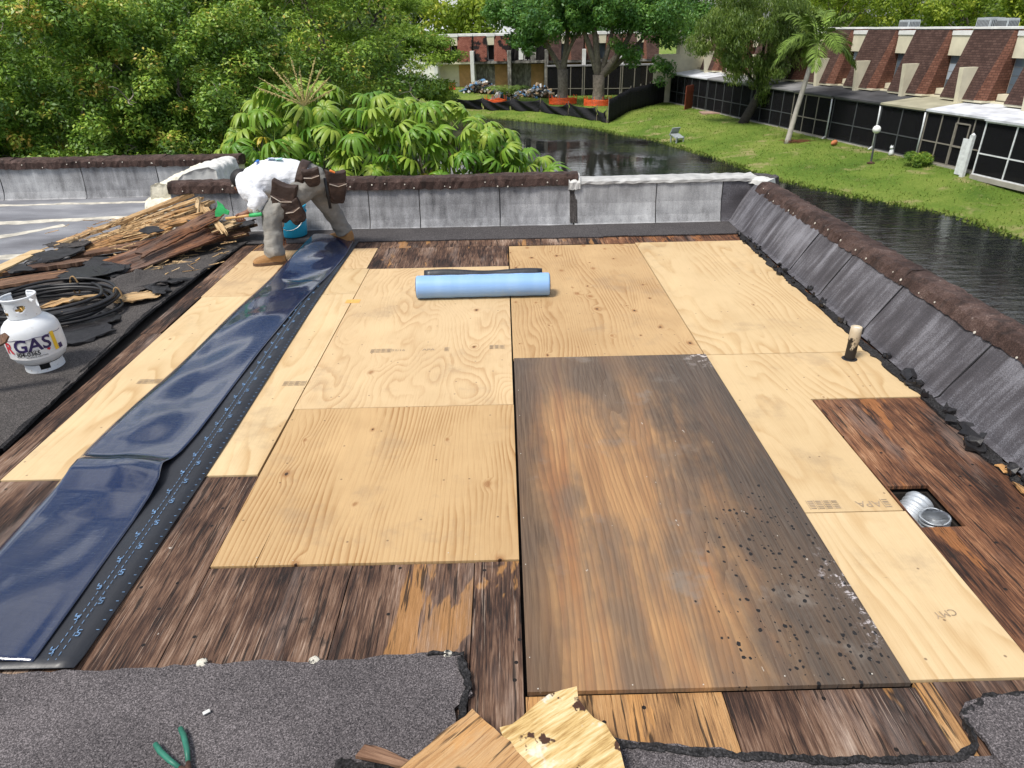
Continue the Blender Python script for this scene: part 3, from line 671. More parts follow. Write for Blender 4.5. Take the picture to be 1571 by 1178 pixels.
b = MB(); b.lathe(pr, 48); b.v = [(z, x, y + Rr_ + .001) for x, y, z in b.v]; b.build('roll', M['bluefilm'], rl, True)
b = MB()
for sx in (-1, 1):
    pts = [(sx * .5165, (.03 + .0078 * t / 6.283) * math.cos(t), (.03 + .0078 * t / 6.283) * math.sin(t) + Rr_) for t in np.arange(0, 6.283 * 7, .3)]
    b.tube(pts, .0022, 4)
b.build('coil_edge', M['memb'], rl)
b = MB(); b.grid(20, 10, lambda u, v: (-.47 + .94 * u, Rr_ + .0 + .10 * v, .0 + .006 + .16 * math.sin(v * 1.75) * (1 + .05 * math.sin(u * 9)) - .012 * u * v)); b.build('loose_end', M['memb'], rl, True, solid=.004)

# ------------------------------------------------------------------ vent pipe
vp = empty('vent_pipe', (2.10, 2.35, 0)); tag(vp, 'short vent pipe stub smeared with black tar, standing on pale plywood', 'vent pipe')
def pipe_mat():
    a = N('tarred cream pipe', .6); c = a.co(); p = a.sep(c)
    n = a.noise(a.co(scale=(1, 1, .5)), 28, 5, .65); f = a.mt('ADD', n, a.mr(p[2], .02, .22, .22, -.14))
    a.bump(n, .004, .7); return a.out(a.mix(a.mr(f, .50, .56), a.mix(n, (.62, .55, .42), (.42, .33, .22)), (.016, .013, .012)))
b = MB(); b.lathe([(.030, -.04), (.031, .05), (.0305, .12), (.033, .125), (.033, .19), (.032, .215), (.026, .217), (.026, .12)], 24); b.build('pipe', pipe_mat(), vp, True)
b = MB(); b.lathe([(0, .206), (.0258, .206)], 24); b.build('plug', M['plaster_w'], vp)
b = MB(); b.lathe([(.031, .004), (.036, .008), (.044, .003), (.05, -.001)], 14); b.build('tar_collar', M['tar'], vp, True)

# ------------------------------------------------------------------ two flexible ducts in the hole
M['duct'] = plain('galvanised flexible duct', (.44, .47, .50), .5, .2, 14, .45)
def duct(org, path, R0, label, nr=11):
    """ribbed flexible duct: rings along a bent path, open at the far end"""
    o = empty('flexible_duct', org); tag(o, label, 'duct', 'flexible ducts in the deck hole'); P = [Vector(p) - Vector(org) for p in path]
    def at(t): k = min(len(P) - 2, int(t * (len(P) - 1))); return P[k].lerp(P[k + 1], t * (len(P) - 1) - k)
    n = nr * 4; pts = [at(i / n) for i in range(n + 1)]; rad = [R0 + .0055 * math.cos(i * math.pi / 2) + U(-.0008, .0008) for i in range(n + 1)]
    ax = (P[-1] - P[-2]).normalized(); e = pts[-1]
    inn = [e - ax * .012 * i for i in range(0, 8)]
    MB().tube(pts + inn, rad + [R0 - .006 - .003 * (i % 2) for i in range(8)], 28, False).build('duct_hose', M['duct'], o, True)
    u = ax.orthogonal().normalized(); w = ax.cross(u)
    MB().tube([e + (u * math.cos(t) + w * math.sin(t)) * (R0 + .001) + ax * .004 * math.sin(3 * t) for t in np.arange(0, 6.4, .2)], .003, 6).build('wire_rim', M['duct'], o, True)
    b = MB(); c = e - ax * .085; b.add([c] + [c + (u * math.cos(6.283 * k / 20) + w * math.sin(6.283 * k / 20)) * (R0 - .007) for k in range(20)], [(0, 1 + k, 1 + (k + 1) % 20) for k in range(20)]); b.build('duct_shade_disc', M['under'], o)  # near-black disc across the bore, painted stand-in for the shade within
duct((1.70, .93, -.30), [(1.70, .90, -.30), (1.69, .90, -.16), (1.705, .905, -.085), (1.742, .935, -.075), (1.800, .980, -.052)], .058, 'silver flexible duct lying on its side in the deck hole')
duct((1.80, .84, -.30), [(1.80, .85, -.30), (1.80, .845, -.15), (1.795, .842, -.09), (1.786, .845, -.022)], .056, 'silver flexible duct with open mouth turned up in the deck hole')

# ------------------------------------------------------------------ gas cylinder
gc = empty('gas_cylinder', (-2.955, 2.46, .020), math.radians(0)); tag(gc, 'white gas cylinder with purple lettering and yellow sticker on dark roofing', 'gas cylinder')
gc.rotation_euler = (math.radians(0), math.radians(-2), 0)
def gas_mat():
    a = N('white painted steel, scuffed', .38); c = a.co(); n = a.noise(c, 6, 5, .6); g = a.noise(c, 38, 5, .7); p = a.sep(c)
    col = a.ramp(n, [(.3, (.64, .67, .70)), (.7, (.76, .78, .80))]); low = a.mr(p[2], .0, .10, .08, 0.)
    col = a.mix(a.mr(a.mt('ADD', g, low), .66, .71, 0., .8), col, (.28, .17, .10)); col = a.mix(a.mr(a.noise(c, 11, 6, .7), .56, .72, 0., .45), col, (.42, .40, .37))
    a.bump(n, .002); return a.out(col)
M['gaswhite'] = gas_mat()
GR = .156
prof = [(.0, .042), (.06, .045), (.105, .055), (.136, .078), (.151, .11), (GR, .14), (GR, .19), (GR, .24), (.153, .272), (.142, .298), (.118, .325), (.085, .344), (.05, .354), (.0, .357)]
MB().lathe(prof, 48).build('tank', M['gaswhite'], gc, True)
b = MB()
for i in range(36):     # foot ring with slots
    a0, a1 = 6.283 * i / 36, 6.283 * (i + 1) / 36
    hi = .055; lo = 0 if not (i % 9 in (2, 3, 4)) else .0
    top = .052 if not (i % 9 in (2, 3, 4)) else .020
    for r0, r1, z0, z1 in ((.104, .108, lo, top),):
        vs = [(r * math.cos(a), r * math.sin(a), z) for z in (z0, z1) for r in (r0, r1) for a in (a0, a1)]
        b.add(vs, [(0, 1, 3, 2), (4, 6, 7, 5), (2, 3, 7, 6), (0, 4, 5, 1), (0, 2, 6, 4), (1, 5, 7, 3)])
b.build('foot_ring', M['gaswhite'], gc, False)
b = MB(); gm = {}
def cq(a, z, r): return (r * math.cos(a), r * math.sin(a), z)
na = 60; nz = 8
def collar_hole(a, z):
    """openings cut through the collar"""
    for ac, zc, wa, wz in ((-1.05, .415, .32, .020), (-2.35, .42, .30, .026), (.4, .415, .34, .026)):
        d = (a - ac + math.pi) % (2 * math.pi) - math.pi
        if (abs(d) / wa) ** 2 + ((z - zc) / wz) ** 2 < 1: return True
    return False
gap = 2.05
for i in range(na):
    for j in range(nz * 2):
        a0, a1 = 6.283 * i / na, 6.283 * (i + 1) / na; z0 = .345 + .125 * j / (nz * 2); z1 = .345 + .125 * (j + 1) / (nz * 2)
        am = ((a0 + a1) / 2 - gap + math.pi) % 6.2832 - math.pi; 
        if abs(am) < .42 and z0 > .365: continue
        if collar_hole((a0 + a1) / 2, (z0 + z1) / 2): continue
        ro = lambda z: .088 + (.006 if z > .46 else 0) + .004 * (z - .345) / .12
        b.add([cq(a0, z0, ro(z0)), cq(a1, z0, ro(z0)), cq(a1, z1, ro(z1)), cq(a0, z1, ro(z1))], [(0, 1, 2, 3)])
q = b.build('collar', M['gaswhite'], gc, True)
bm = bmesh.new(); bm.from_mesh(q.data); bmesh.ops.remove_doubles(bm, verts=bm.verts, dist=.0004); bmesh.ops.smooth_vert(bm, verts=bm.verts, factor=.3, use_axis_x=True, use_axis_y=True, use_axis_z=True); bm.to_mesh(q.data); bm.free()
m = q.modifiers.new('s', 'SOLIDIFY'); m.thickness = .004
b = MB(); b.tube([(.094 * math.cos(t), .094 * math.sin(t), .470) for t in np.arange(gap + .42, gap + 6.283 - .40, .12)], .0055, 8); b.build('collar_rim', M['gaswhite'], gc, True)
M['brass'] = plain('brass valve', (.45, .28, .09), .35, .2, 20, .8)
b = MB(); b.lathe([(.0, .35), (.018, .352), (.018, .385), (.013, .387), (.013, .415), (0, .416)], 14); b.tube([(0, 0, .38), (-.03, -.05, .384), (-.045, -.078, .388)], [.012, .013, .014], 10); b.build('valve', M['brass'], gc, True)
b = MB(); b.lathe([(0, .418), (.024, .418), (.028, .425), (.026, .436), (0, .438)], 12); b.build('valve_knob', plain('dark blue knob', (.05, .05, .12), .5), gc, True)
for sgn, a in ((1, -.35), (-1, 3.3)):
    b = MB(); b.box((.107 * math.cos(a), .107 * math.sin(a), .452), (.035, .014, .016), (0, .25 * sgn, a)); b.build('lug', M['gaswhite'], gc, bevel=.004)
# wrap-round sticker and print
M['sticker'] = plain('white vinyl sticker', (.70, .70, .70), .45, .10, 14, bump=.003)
M['purple'] = plain('dark purple print', (.030, .018, .085), .5, .3, 30); M['redp'] = plain('red print', (.50, .035, .05), .5); M['black'] = plain('black print', (.02, .02, .022), .5)
M['yellow'] = plain('yellow sticker', (.78, .50, .03), .5)
VIEW = math.atan2(-1.437 - 2.46, 0 + 2.955)      # bearing from the cylinder to where people stand
def wrap(me, a0, z0, r, tilt=0.):
    bm = bmesh.new(); bm.from_mesh(me)
    bmesh.ops.subdivide_edges(bm, edges=[e for e in bm.edges if e.calc_length() > .012], cuts=1, use_grid_fill=False)
    bmesh.ops.triangulate(bm, faces=bm.faces)
    for v in bm.verts:
        x, y = v.co.x, v.co.y; a = a0 + x / r
        v.co = (r * math.cos(a), r * math.sin(a), z0 + y + tilt * x)
    bm.to_mesh(me); bm.free(); return me
b = MB(); b.grid(40, 5, lambda u, v: cq(VIEW - 1.5 + 2.75 * u, .112 + .135 * v + .004 * math.sin(9 * u), GR + .0012 if .14 < .112 + .135 * v < .245 else GR - .0005)); sk = b.build('sticker', M['sticker'], gc, True)
def glyph(t, size, x, z, mat, bold=.0, shear=0.):
    q = link('lettering', wrap(text_mesh(t, size, bold=bold, shear=shear), VIEW + x / GR, z, GR + .0035), M[mat], gc); return q
glyph('GAS', .112, -.030, .200, 'purple', .0026, .12)
glyph('R', .10, -.172, .190, 'redp', .003, .12)
glyph('SINCE', .018, -.10, .165, 'black', .0); glyph('SERVICE', .017, -.03, .164, 'black')
glyph('304-0365', .036, -.065, .148, 'black', .001, .1); glyph('PROPANE HEATING', .013, -.02, .127, 'black')
b = MB(); b.grid(5, 6, lambda u, v: cq(VIEW + (.084 + .024 * u) / GR, .135 + .118 * v, GR + .003)); b.build('yellow_strip', M['yellow'], gc, True)
b = MB(); b.grid(4, 4, lambda u, v: cq(VIEW + (.112 + .026 * u) / GR, .135 + .03 * v, GR + .003)); b.build('blue_tag', M['purple'], gc, True)
b = MB(); b.add([cq(VIEW + .062 / GR, .158, GR + .003), cq(VIEW + .050 / GR, .168, GR + .003), cq(VIEW + .038 / GR, .158, GR + .003), cq(VIEW + .050 / GR, .148, GR + .003)], [(0, 1, 2, 3)]); b.build('red_diamond', M['redp'], gc)
for zz in (.118, .242):
    b = MB(); b.tube([cq(VIEW - 1.4 + i * .1, zz + .003 * math.sin(i), GR + (.001 if zz > .13 else -.004)) for i in range(26)], .0016, 5); b.build('pinstripe', M['purple'], gc)
# board end poking in beside the cylinder
q = MB().prism([(-.10, -.03), (.16, -.030), (.185, .0), (.17, .035), (-.10, .035)], -.006, .006).build('leaning_board', M['brownboard'], loc=(-3.03, 2.10, .285)); q.rotation_euler = (.6, -.42, .30)
tag(q, 'brown splintered board end leaning in front of the gas cylinder', 'board')
MB().prism([(-.6, -.03), (-.10, -.03), (-.10, .035), (-.6, .035)], -.006, .006).build('board_length', M['brownboard'], q)

# ------------------------------------------------------------------ coiled hose
M['hose'] = plain('black rubber hose', (.016, .016, .018), .42, .3, 14)
hz = empty('rubber_hose', (-3.42, 3.38, .03)); tag(hz, 'coiled black rubber hose behind the gas cylinder', 'hose')
pts = []
for i in range(0, 420):
    t = i / 60 * 6.283 / 1.0; k = t / 6.283; w = math.sin(k * 2.4) * .035
    rx = .43 + .035 * math.sin(k * 1.7) + w; ry = .36 + .03 * math.cos(k * 2.3) + w
    pts.append((.02 * math.sin(k * 3) + rx * math.cos(t) , .03 * math.cos(k * 2) + ry * math.sin(t), .012 + k * .017 + .012 * math.sin(t * 1.3 + k) ))
e = pts[-1]; pts += [(e[0] - .05 * j * (1 + .1 * j), e[1] + .12 * j - .006 * j * j, e[2] * (1 - j / 14)) for j in range(1, 5)]
MB().tube(pts, .0115, 8).build('hose_coil', M['hose'], hz, True)
for (x, y) in ((.44, .10), (-.05, .39)):
    b = MB(); b.tube([(x + .03 * math.cos(t), y, .075 + .075 * math.sin(t)) for t in np.arange(0, 6.4, .4)], .006, 6); b.build('tie', plain('tan tie', (.35, .22, .10), .7), hz)
MB().tube([(-4.9 + 3.42, .42, .012), (-1.0, .46, .02), (-.6, .36, .04), (-.3, .34, .06), (.0, .36, .09)], .013, 8).build('hose_tail', M['hose'], hz, True)

# ------------------------------------------------------------------ blue bucket
bk = empty('bucket', (-2.19, 5.47, .012)); tag(bk, 'light blue plastic bucket behind the worker', 'bucket')
M['bucket'] = plain('light blue plastic', (.03, .42, .66), .4, .08, 4)
MB().lathe([(0, .004), (.118, .004), (.126, .012), (.135, .10), (.145, .22), (.150, .29), (.157, .292), (.157, .31), (.150, .312), (.146, .30), (.13, .06), (0, .02)], 40).build('pail', M['bucket'], bk, True)
MB().lathe([(.149, .235), (.156, .238), (.156, .25), (.150, .253)], 40).build('rib', M['bucket'], bk, True)
MB().tube([(.158 * math.cos(t), .158 * math.sin(t) , .26 - .17 * math.sin(t + 3.1416)) for t in np.arange(3.1416, 6.2833, .2)], .003, 6).build('handle', plain('wire', (.3, .3, .3), .4, metal=1), bk)

# ------------------------------------------------------------------ pliers, scrap boards in the foreground
M['green'] = plain('dark green plastic grip', (.022, .14, .095), .45, .25, 20); M['rust'] = plain('rusty steel', (.11, .06, .045), .55, .4, 40, .6)
pl = empty('pliers', (-.955, -.245, .022), math.radians(-47)); tag(pl, 'old pliers with dark green handles on the grey cap sheet', 'pliers')
for sgn in (-1, 1):
    pts = [(-.155, .036 * sgn, .010), (-.12, .034 * sgn, .011), (-.07, .024 * sgn, .012), (-.03, .012 * sgn, .012)]
    MB().tube(pts, [.0075, .0085, .008, .0065], 8).build('handle', M['green'], pl, True)
    MB().tube([(-.03, .012 * sgn, .012), (.0, .0 * sgn, .012), (.02, -.008 * sgn, .012), (.05, -.003 * sgn, .012)], [.006, .011, .010, .005], 8).build('jaw', M['rust'], pl, True)
MB().lathe([(0, .0235), (.006, .023), (.007, .018), (.007, .0)], 10).build('pivot', M['rust'], pl)

def scrap(name, label, poly, th, loc, rot, mat, seed=1, cat='board', group=None, rough=.012, warp=.004):
    r = random.Random(seed); pp = rag(poly, .03, rough, seed)
    b = MB(); b.prism(pp, 0, th, lambda v: (-v[1], v[0], v[2] + warp * math.sin(v[0] * 4 + seed) + r.uniform(-.002, .002)))
    o = b.build(name, M[mat], loc=loc)
    o.rotation_euler = (Euler([math.radians(q) for q in rot]).to_matrix() @ Matrix.Rotation(-math.pi / 2, 3, 'Z')).to_euler(); tag(o, label, cat, group); return o
scrap('scrap_board', 'orange brown board offcut crossing the bottom edge of the deck', [(-.55, -.14), (.25, -.15), (.26, -.02), (.245, .135), (-.5, .14)], .016, (-.255, -.36, .045), (0, -4, 41), 'old_orange', 3, rough=.004, group='scrap wood in the foreground')
scrap('scrap_board', 'pale splintered plywood chunk beside the orange offcut', [(-.17, -.20), (.10, -.22), (.14, -.10), (.125, .0), (.145, .075), (.06, .10), (-.115, .095), (-.13, -.02)], .020, (.07, -.185, .066), (3, -6, 30), 'rotten', 4, rough=.010, group='scrap wood in the foreground')
scrap('scrap_board', 'dark weathered lath lying over the cap sheet edge', [(-.14, -.017), (.14, -.012), (.155, .012), (-.13, .022)], .014, (-.35, -.245, .03), (0, 4, -17), 'brownboard', 5, rough=.006, group='scrap wood in the foreground')
scrap('scrap_board', 'short dark sliver under the orange offcut', [(-.07, -.014), (.08, -.018), (.09, .01), (-.05, .018)], .012, (-.15, -.235, .032), (0, -3, 24), 'brownboard', 6, rough=.005, group='scrap wood in the foreground')
scrap('scrap_board', 'orange lath end at the bottom edge of the picture', [(-.08, -.03), (.12, -.02), (.12, .01), (-.075, .025)], .014, (-.51, -.305, .028), (0, 3, -15), 'old_orange', 7, rough=.005, group='scrap wood in the foreground')
scrap('scrap_board', 'whitish torn plywood strip at the bottom edge beside the pale chunk', [(-.12, -.035), (.10, -.05), (.13, .02), (-.02, .05), (-.12, .04)], .018, (.07, -.285, .03), (-4, 3, -30), 'splinter', 9, rough=.02, group='scrap wood in the foreground')

# ------------------------------------------------------------------ heap of torn-off boards and felt
G = 'torn-off boards in the debris heap'; GF = 'torn felt in the debris heap'
def plank(L, w, seed=0):
    """outline with splintered ends: teeth of uneven length"""
    r = random.Random(seed); n = max(4, int(w / .016)); p = [(-L / 2, -w / 2)]
    for i in range(n): p += [(L / 2 * r.uniform(.62, .86), -w / 2 + w * (i + .05) / n), (L / 2 * r.uniform(.86, 1.08), -w / 2 + w * (i + .5 + r.uniform(-.3, .3)) / n)]
    p += [(L / 2 * .8, w / 2)]
    for i in range(max(2, n // 2)): p.append((-L / 2 * r.uniform(.86, 1.02), w / 2 - w * (i + .3) / max(2, n // 2)))
    return p
heap = [
 ('long pale split board on top of the debris heap', 1.55, .11, (-3.95, 5.42, .20), (4, -13, 33), 'splinter'),
 ('second pale board under the topmost one in the heap', 1.5, .10, (-3.9, 5.30, .14), (8, -11, 30), 'splinter'),
 ('dark thick plank sloping left in the debris heap', 1.3, .13, (-3.72, 5.38, .14), (12, -10, 34), 'brownboard'),
 ('orange torn plank in the middle of the debris heap', 1.2, .12, (-3.60, 5.25, .13), (14, -9, 26), 'old_orange'),
 ('splintered plank pointing at the return wall', 1.05, .12, (-3.45, 5.48, .19), (6, -12, 40), 'splinter'),
 ('brown plank crossing the heap low down', 1.25, .14, (-3.62, 4.98, .07), (5, -5, 20), 'brownboard'),
 ('wide dark board with jagged edge at the front of the heap', 1.15, .42, (-3.20, 4.78, .09), (7, -8, 47), 'old_red'),
 ('red brown board leaning at the heap front', 1.1, .12, (-3.04, 4.92, .20), (38, -10, 57), 'old_red'),
 ('mottled rotten board on the right of the heap', 1.0, .15, (-2.95, 5.02, .12), (10, -7, 50), 'splinter'),
 ('dark plank lying lowest on the right of the heap', .95, .13, (-2.88, 5.12, .05), (4, -3, 36), 'brownboard'),
 ('upright pale shard stuck in the heap near the wall', .42, .07, (-3.18, 5.62, .19), (0, -70, 60), 'splinter'),
 ('thin upright splinter beside the return wall', .36, .05, (-3.10, 5.58, .17), (0, -62, 100), 'splinter'),
 ('short pale lath lying across the heap by the hatchet', .50, .055, (-2.78, 5.22, .22), (10, 28, -48), 'splinter'),
 ('clean new board running off the left side of the roof', 1.25, .13, (-4.44, 4.20, .075), (0, -1, 86), 'ply_a'),
 ('grey weathered plank at the left foot of the heap', .9, .14, (-4.15, 4.45, .035), (0, 2, 30), 'old_dark'),
 ('flat brown decking scrap below the new board', 1.2, .22, (-4.1, 4.12, .028), (0, 0, 28), 'brownboard'),
 ('stringy broken plank near the top of the heap', .95, .09, (-3.55, 5.55, .24), (6, -14, 25), 'splinter'),
 ('dark torn batten on the back of the heap', 1.0, .07, (-3.25, 5.72, .16), (0, -6, 15), 'brownboard'),
 ('rusty brown strip between the boards of the heap', .9, .08, (-3.75, 5.12, .10), (20, -8, 22), 'old_orange'),
 ('short plank end under the worker hatchet', .55, .12, (-2.72, 5.45, .08), (8, -8, 25), 'brownboard'),
]
for i, (lb, L, w, loc, rot, mt) in enumerate(heap):
    if loc[1] > 4.6: L *= .88; loc = (-3.22 + (loc[0] + 3.22) * .84, loc[1] - .02, loc[2] * 1.08)
    clean = mt == 'ply_a'
    scrap('debris_board', lb, R4(-L / 2, L / 2, -w / 2, w / 2) if clean else plank(L, w, i), .016 if clean else U(.014, .034), loc, rot, mt, 30 + i, 'board', G, 0.001 if clean else .006, .0 if clean else .005)
# splinters: many slivers strewn through the heap
rs = random.Random(9)
for lb, cx, cy, n_, z_, sd in (('loose wood splinters strewn over the debris heap', -3.55, 5.32, 170, .26, 1), ('chips and splinters round the foot of the heap', -3.3, 4.7, 90, .04, 2)):
    b = MB()
    for k in range(n_):
        x, y = rs.gauss(0, .38), rs.gauss(0, .25); L = rs.uniform(.05, .24)
        zz = max(.02, z_ - abs(y) * .2 - abs(x) * .08) + rs.uniform(-.08, .03) * (z_ > .1)
        b.box((x, y, max(.015, zz)), (L, rs.uniform(.004, .014), .004), (rs.uniform(-.5, .5), rs.uniform(-.4, .3), rs.gauss(.55, .5)), jit=.002)
    o = b.build('wood_splinters', M['splinter'], loc=(cx, cy, .0)); tag(o, lb, 'wood splinters', kind='stuff')
felts = [('large grey granule felt scrap beside the hose', .42, .32, (-3.10, 3.92, .045), 0, 'cap_d'),
 ('black felt scrap under the heap front', .22, .3, (-3.55, 4.45, .05), 30, 'felt'), ('bluish black tar sheet scrap left of the felt', .30, .22, (-3.62, 4.20, .06), 10, 'tar'),
 ('curled black felt at the left of the heap', .28, .2, (-4.15, 4.72, .08), 50, 'felt'), ('crumpled felt at the heap tip', .26, .16, (-4.2, 4.95, .09), 15, 'cap_d'),
 ('black felt under the hose coil', .5, .36, (-3.35, 3.35, .024), 20, 'tar'), ('wet looking tar patch right of the hose', .22, .30, (-2.98, 3.05, .024), 0, 'tar'),
 ('torn felt strip in front of the grey scrap', .16, .3, (-2.93, 3.95, .030), -40, 'felt'), ('pale underside of a torn felt flap', .13, .24, (-2.92, 3.62, .032), -50, 'splinter'),
 ('small black felt flake by the pale flap', .10, .14, (-2.82, 3.78, .032), 10, 'felt'), ('black felt scrap stuck on the heap boards', .12, .14, (-3.42, 5.02, .20), 20, 'felt'),
 ('felt scrap under the blade of the hatchet', .22, .14, (-2.7, 5.38, .16), 0, 'felt'), ('narrow felt shred beside the plank end', .10, .22, (-3.0, 5.25, .20), 60, 'felt'),
 ('flat felt sheet between hose and board', .3, .2, (-4.0, 3.75, .03), 25, 'felt'), ('felt shred near the roof edge left', .2, .12, (-4.35, 4.35, .05), 10, 'felt'),
 ('pale wood strip lying inside the hose coil', .05, .34, (-3.42, 3.5, .045), -58, 'splinter'), ('thin pale shard inside the hose coil', .035, .28, (-3.35, 3.22, .045), -66, 'splinter')]
for i, (lb, a, c, loc, rz, mt) in enumerate(felts):
    n = 14; rr = random.Random(60 + i)
    poly = [(a * rr.uniform(.5, 1.12) * math.cos(6.283 * k / n), c * rr.uniform(.5, 1.12) * math.sin(6.283 * k / n)) for k in range(n)]
    pp = rag(poly, .03, .014, i)
    b = MB(); b.prism(pp, 0, .006, lambda v: (v[0], v[1], v[2] + .022 * math.sin(v[0] * 13 + i) * math.cos(v[1] * 11) + .012 + rr.uniform(-.006, .012)))
    o = b.build('felt_scrap', M[mt], loc=loc); o.rotation_euler = (rr.uniform(-.08, .08), rr.uniform(-.08, .08), math.radians(rz)); tag(o, lb, 'felt scrap' if mt not in ('splinter',) else 'scrap', GF)
q = MB().b2(-.03, .03, -.012, .012, 0, .003).build('paper_scrap', M['plaster_w'], loc=(-.98, -.05, .024)); q.scale = (.35, .5, 1); q.rotation_euler = (0, 0, .6); tag(q, 'tiny white paper scrap on the grey cap sheet', 'paper')
# ------------------------------------------------------------------ the worker
def skin(name, J, edges, mat, parent, root=None, sub=2, org=(0, 0, 0), post=None):
    keys = list(J); idx = {k: i for i, k in enumerate(keys)}
    me = bpy.data.meshes.new(name); me.from_pydata([tuple(Vector(J[k][0]) - Vector(org)) for k in keys], [(idx[a], idx[b]) for a, b in edges], [])
    o = bpy.data.objects.new(name, me); COL.objects.link(o)
    sk = o.modifiers.new('skin', 'SKIN'); sk.use_smooth_shade = True; sk.branch_smoothing = .6
    for k in keys:
        r = J[k][1]; me.skin_vertices[0].data[idx[k]].radius = r if isinstance(r, tuple) else (r, r)
        me.skin_vertices[0].data[idx[k]].use_root = (k == root) if root else idx[k] == 0
    ss = o.modifiers.new('sub', 'SUBSURF'); ss.levels = sub; ss.render_levels = sub
    dg = bpy.context.evaluated_depsgraph_get(); m2 = bpy.data.meshes.new_from_object(o.evaluated_get(dg))
    bpy.data.objects.remove(o); bpy.data.meshes.remove(me); m2.name = name; m2.materials.clear()
    if post:
        for v in m2.vertices: v.co = post(v.co)
    m2.polygons.foreach_set('use_smooth', [True] * len(m2.polygons))
    return link(name, m2, mat, parent)
WO = (-1.95, 4.85, 0)
pe = empty('person', WO); tag(pe, 'worker in white long sleeves and grey jeans bending over with a hatchet', 'person')
def cloth(name, col, rough=.85, wr=13, amp=.005, dirt=None):
    a = N(name, rough, .2); c = a.co(); n = a.noise(c, 9, 4, .6); w = a.noise(a.co(scale=(1, 1, 2.2)), wr, 3, .5, .8)
    cc = a.ramp(n, [(.3, tuple(x * .82 for x in col)), (.7, tuple(min(1, x * 1.1) for x in col))])
    if dirt: cc = a.mix(a.mr(a.noise(c, 5, 5, .65), .50, .68, 0., .75), cc, dirt)
    a.bump(w, amp * 2.0, .8); return a.out(cc)
M['skin'] = plain('tanned skin', (.20, .085, .048), .5, .2, 12); M['shirt'] = cloth('white work shirt', (.76, .78, .82)); M['cuff'] = cloth('stained cuff', (.52, .46, .40), dirt=(.30, .22, .16))
M['jeans'] = cloth('faded grey jeans', (.215, .21, .195), dirt=(.33, .31, .275), amp=.004); M['boot'] = cloth('tan suede boot', (.36, .20, .085), .8, 30, .003, (.16, .09, .045)); M['sole'] = plain('brown rubber sole', (.12, .07, .04), .8)
M['leather'] = cloth('dark brown leather', (.046, .030, .025), .6, 22, .003, (.10, .062, .046)); M['hair'] = plain('black hair', (.010, .009, .009), .6)
def folds(o, sc, st):
    tx = bpy.data.textures.new('folds', 'CLOUDS'); tx.noise_scale = sc; tx.noise_depth = 1; d = o.modifiers.new('d', 'DISPLACE'); d.texture = tx; d.strength = st; d.texture_coords = 'LOCAL'; return o
V = {'pelvis': (-1.80, 4.93, .69), 'waist': (-1.93, 4.91, .705), 'chest': (-2.16, 4.89, .72), 'uchest': (-2.30, 4.89, .675), 'neck': (-2.385, 4.98, .665), 'head': (-2.44, 5.04, .665), 'crown': (-2.485, 5.09, .635),
     'shN': (-2.33, 4.775, .695), 'elN': (-2.185, 4.635, .555), 'wrN': (-2.285, 4.60, .462), 'haN': (-2.345, 4.595, .440),
     'shF': (-2.28, 5.05, .65), 'elF': (-2.16, 5.02, .43), 'wrF': (-2.155, 4.95, .215), 'haF': (-2.150, 4.935, .150),
     'hipN': (-1.85, 4.82, .645), 'knN': (-2.105, 4.645, .435), 'anN': (-2.105, 4.56, .10), 'hipF': (-1.76, 5.03, .63), 'knF': (-1.70, 5.12, .345), 'anF': (-1.605, 5.20, .10)}
body = {'pelvis': (V['pelvis'], (.125, .10)), 'waist': (V['waist'], (.12, .09)), 'chest': (V['chest'], (.14, .10)), 'uchest': (V['uchest'], (.12, .09)), 'neck': (V['neck'], .052), 'head': (V['head'], (.082, .088)), 'crown': (V['crown'], (.066, .074)),
        'shN': (V['shN'], .056), 'elN': (V['elN'], .040), 'wrN': (V['wrN'], .028), 'haN': (V['haN'], (.036, .024)), 'shF': (V['shF'], .056), 'elF': (V['elF'], .04), 'wrF': (V['wrF'], .028), 'haF': (V['haF'], (.036, .024)),
        'hipN': (V['hipN'], .082), 'knN': (V['knN'], .056), 'anN': (V['anN'], .038), 'hipF': (V['hipF'], .082), 'knF': (V['knF'], .056), 'anF': (V['anF'], .038)}
be = [('pelvis', 'waist'), ('waist', 'chest'), ('chest', 'uchest'), ('uchest', 'neck'), ('neck', 'head'), ('head', 'crown'), ('uchest', 'shN'), ('shN', 'elN'), ('elN', 'wrN'), ('wrN', 'haN'), ('uchest', 'shF'), ('shF', 'elF'), ('elF', 'wrF'), ('wrF', 'haF'),
      ('pelvis', 'hipN'), ('hipN', 'knN'), ('knN', 'anN'), ('pelvis', 'hipF'), ('hipF', 'knF'), ('knF', 'anF')]
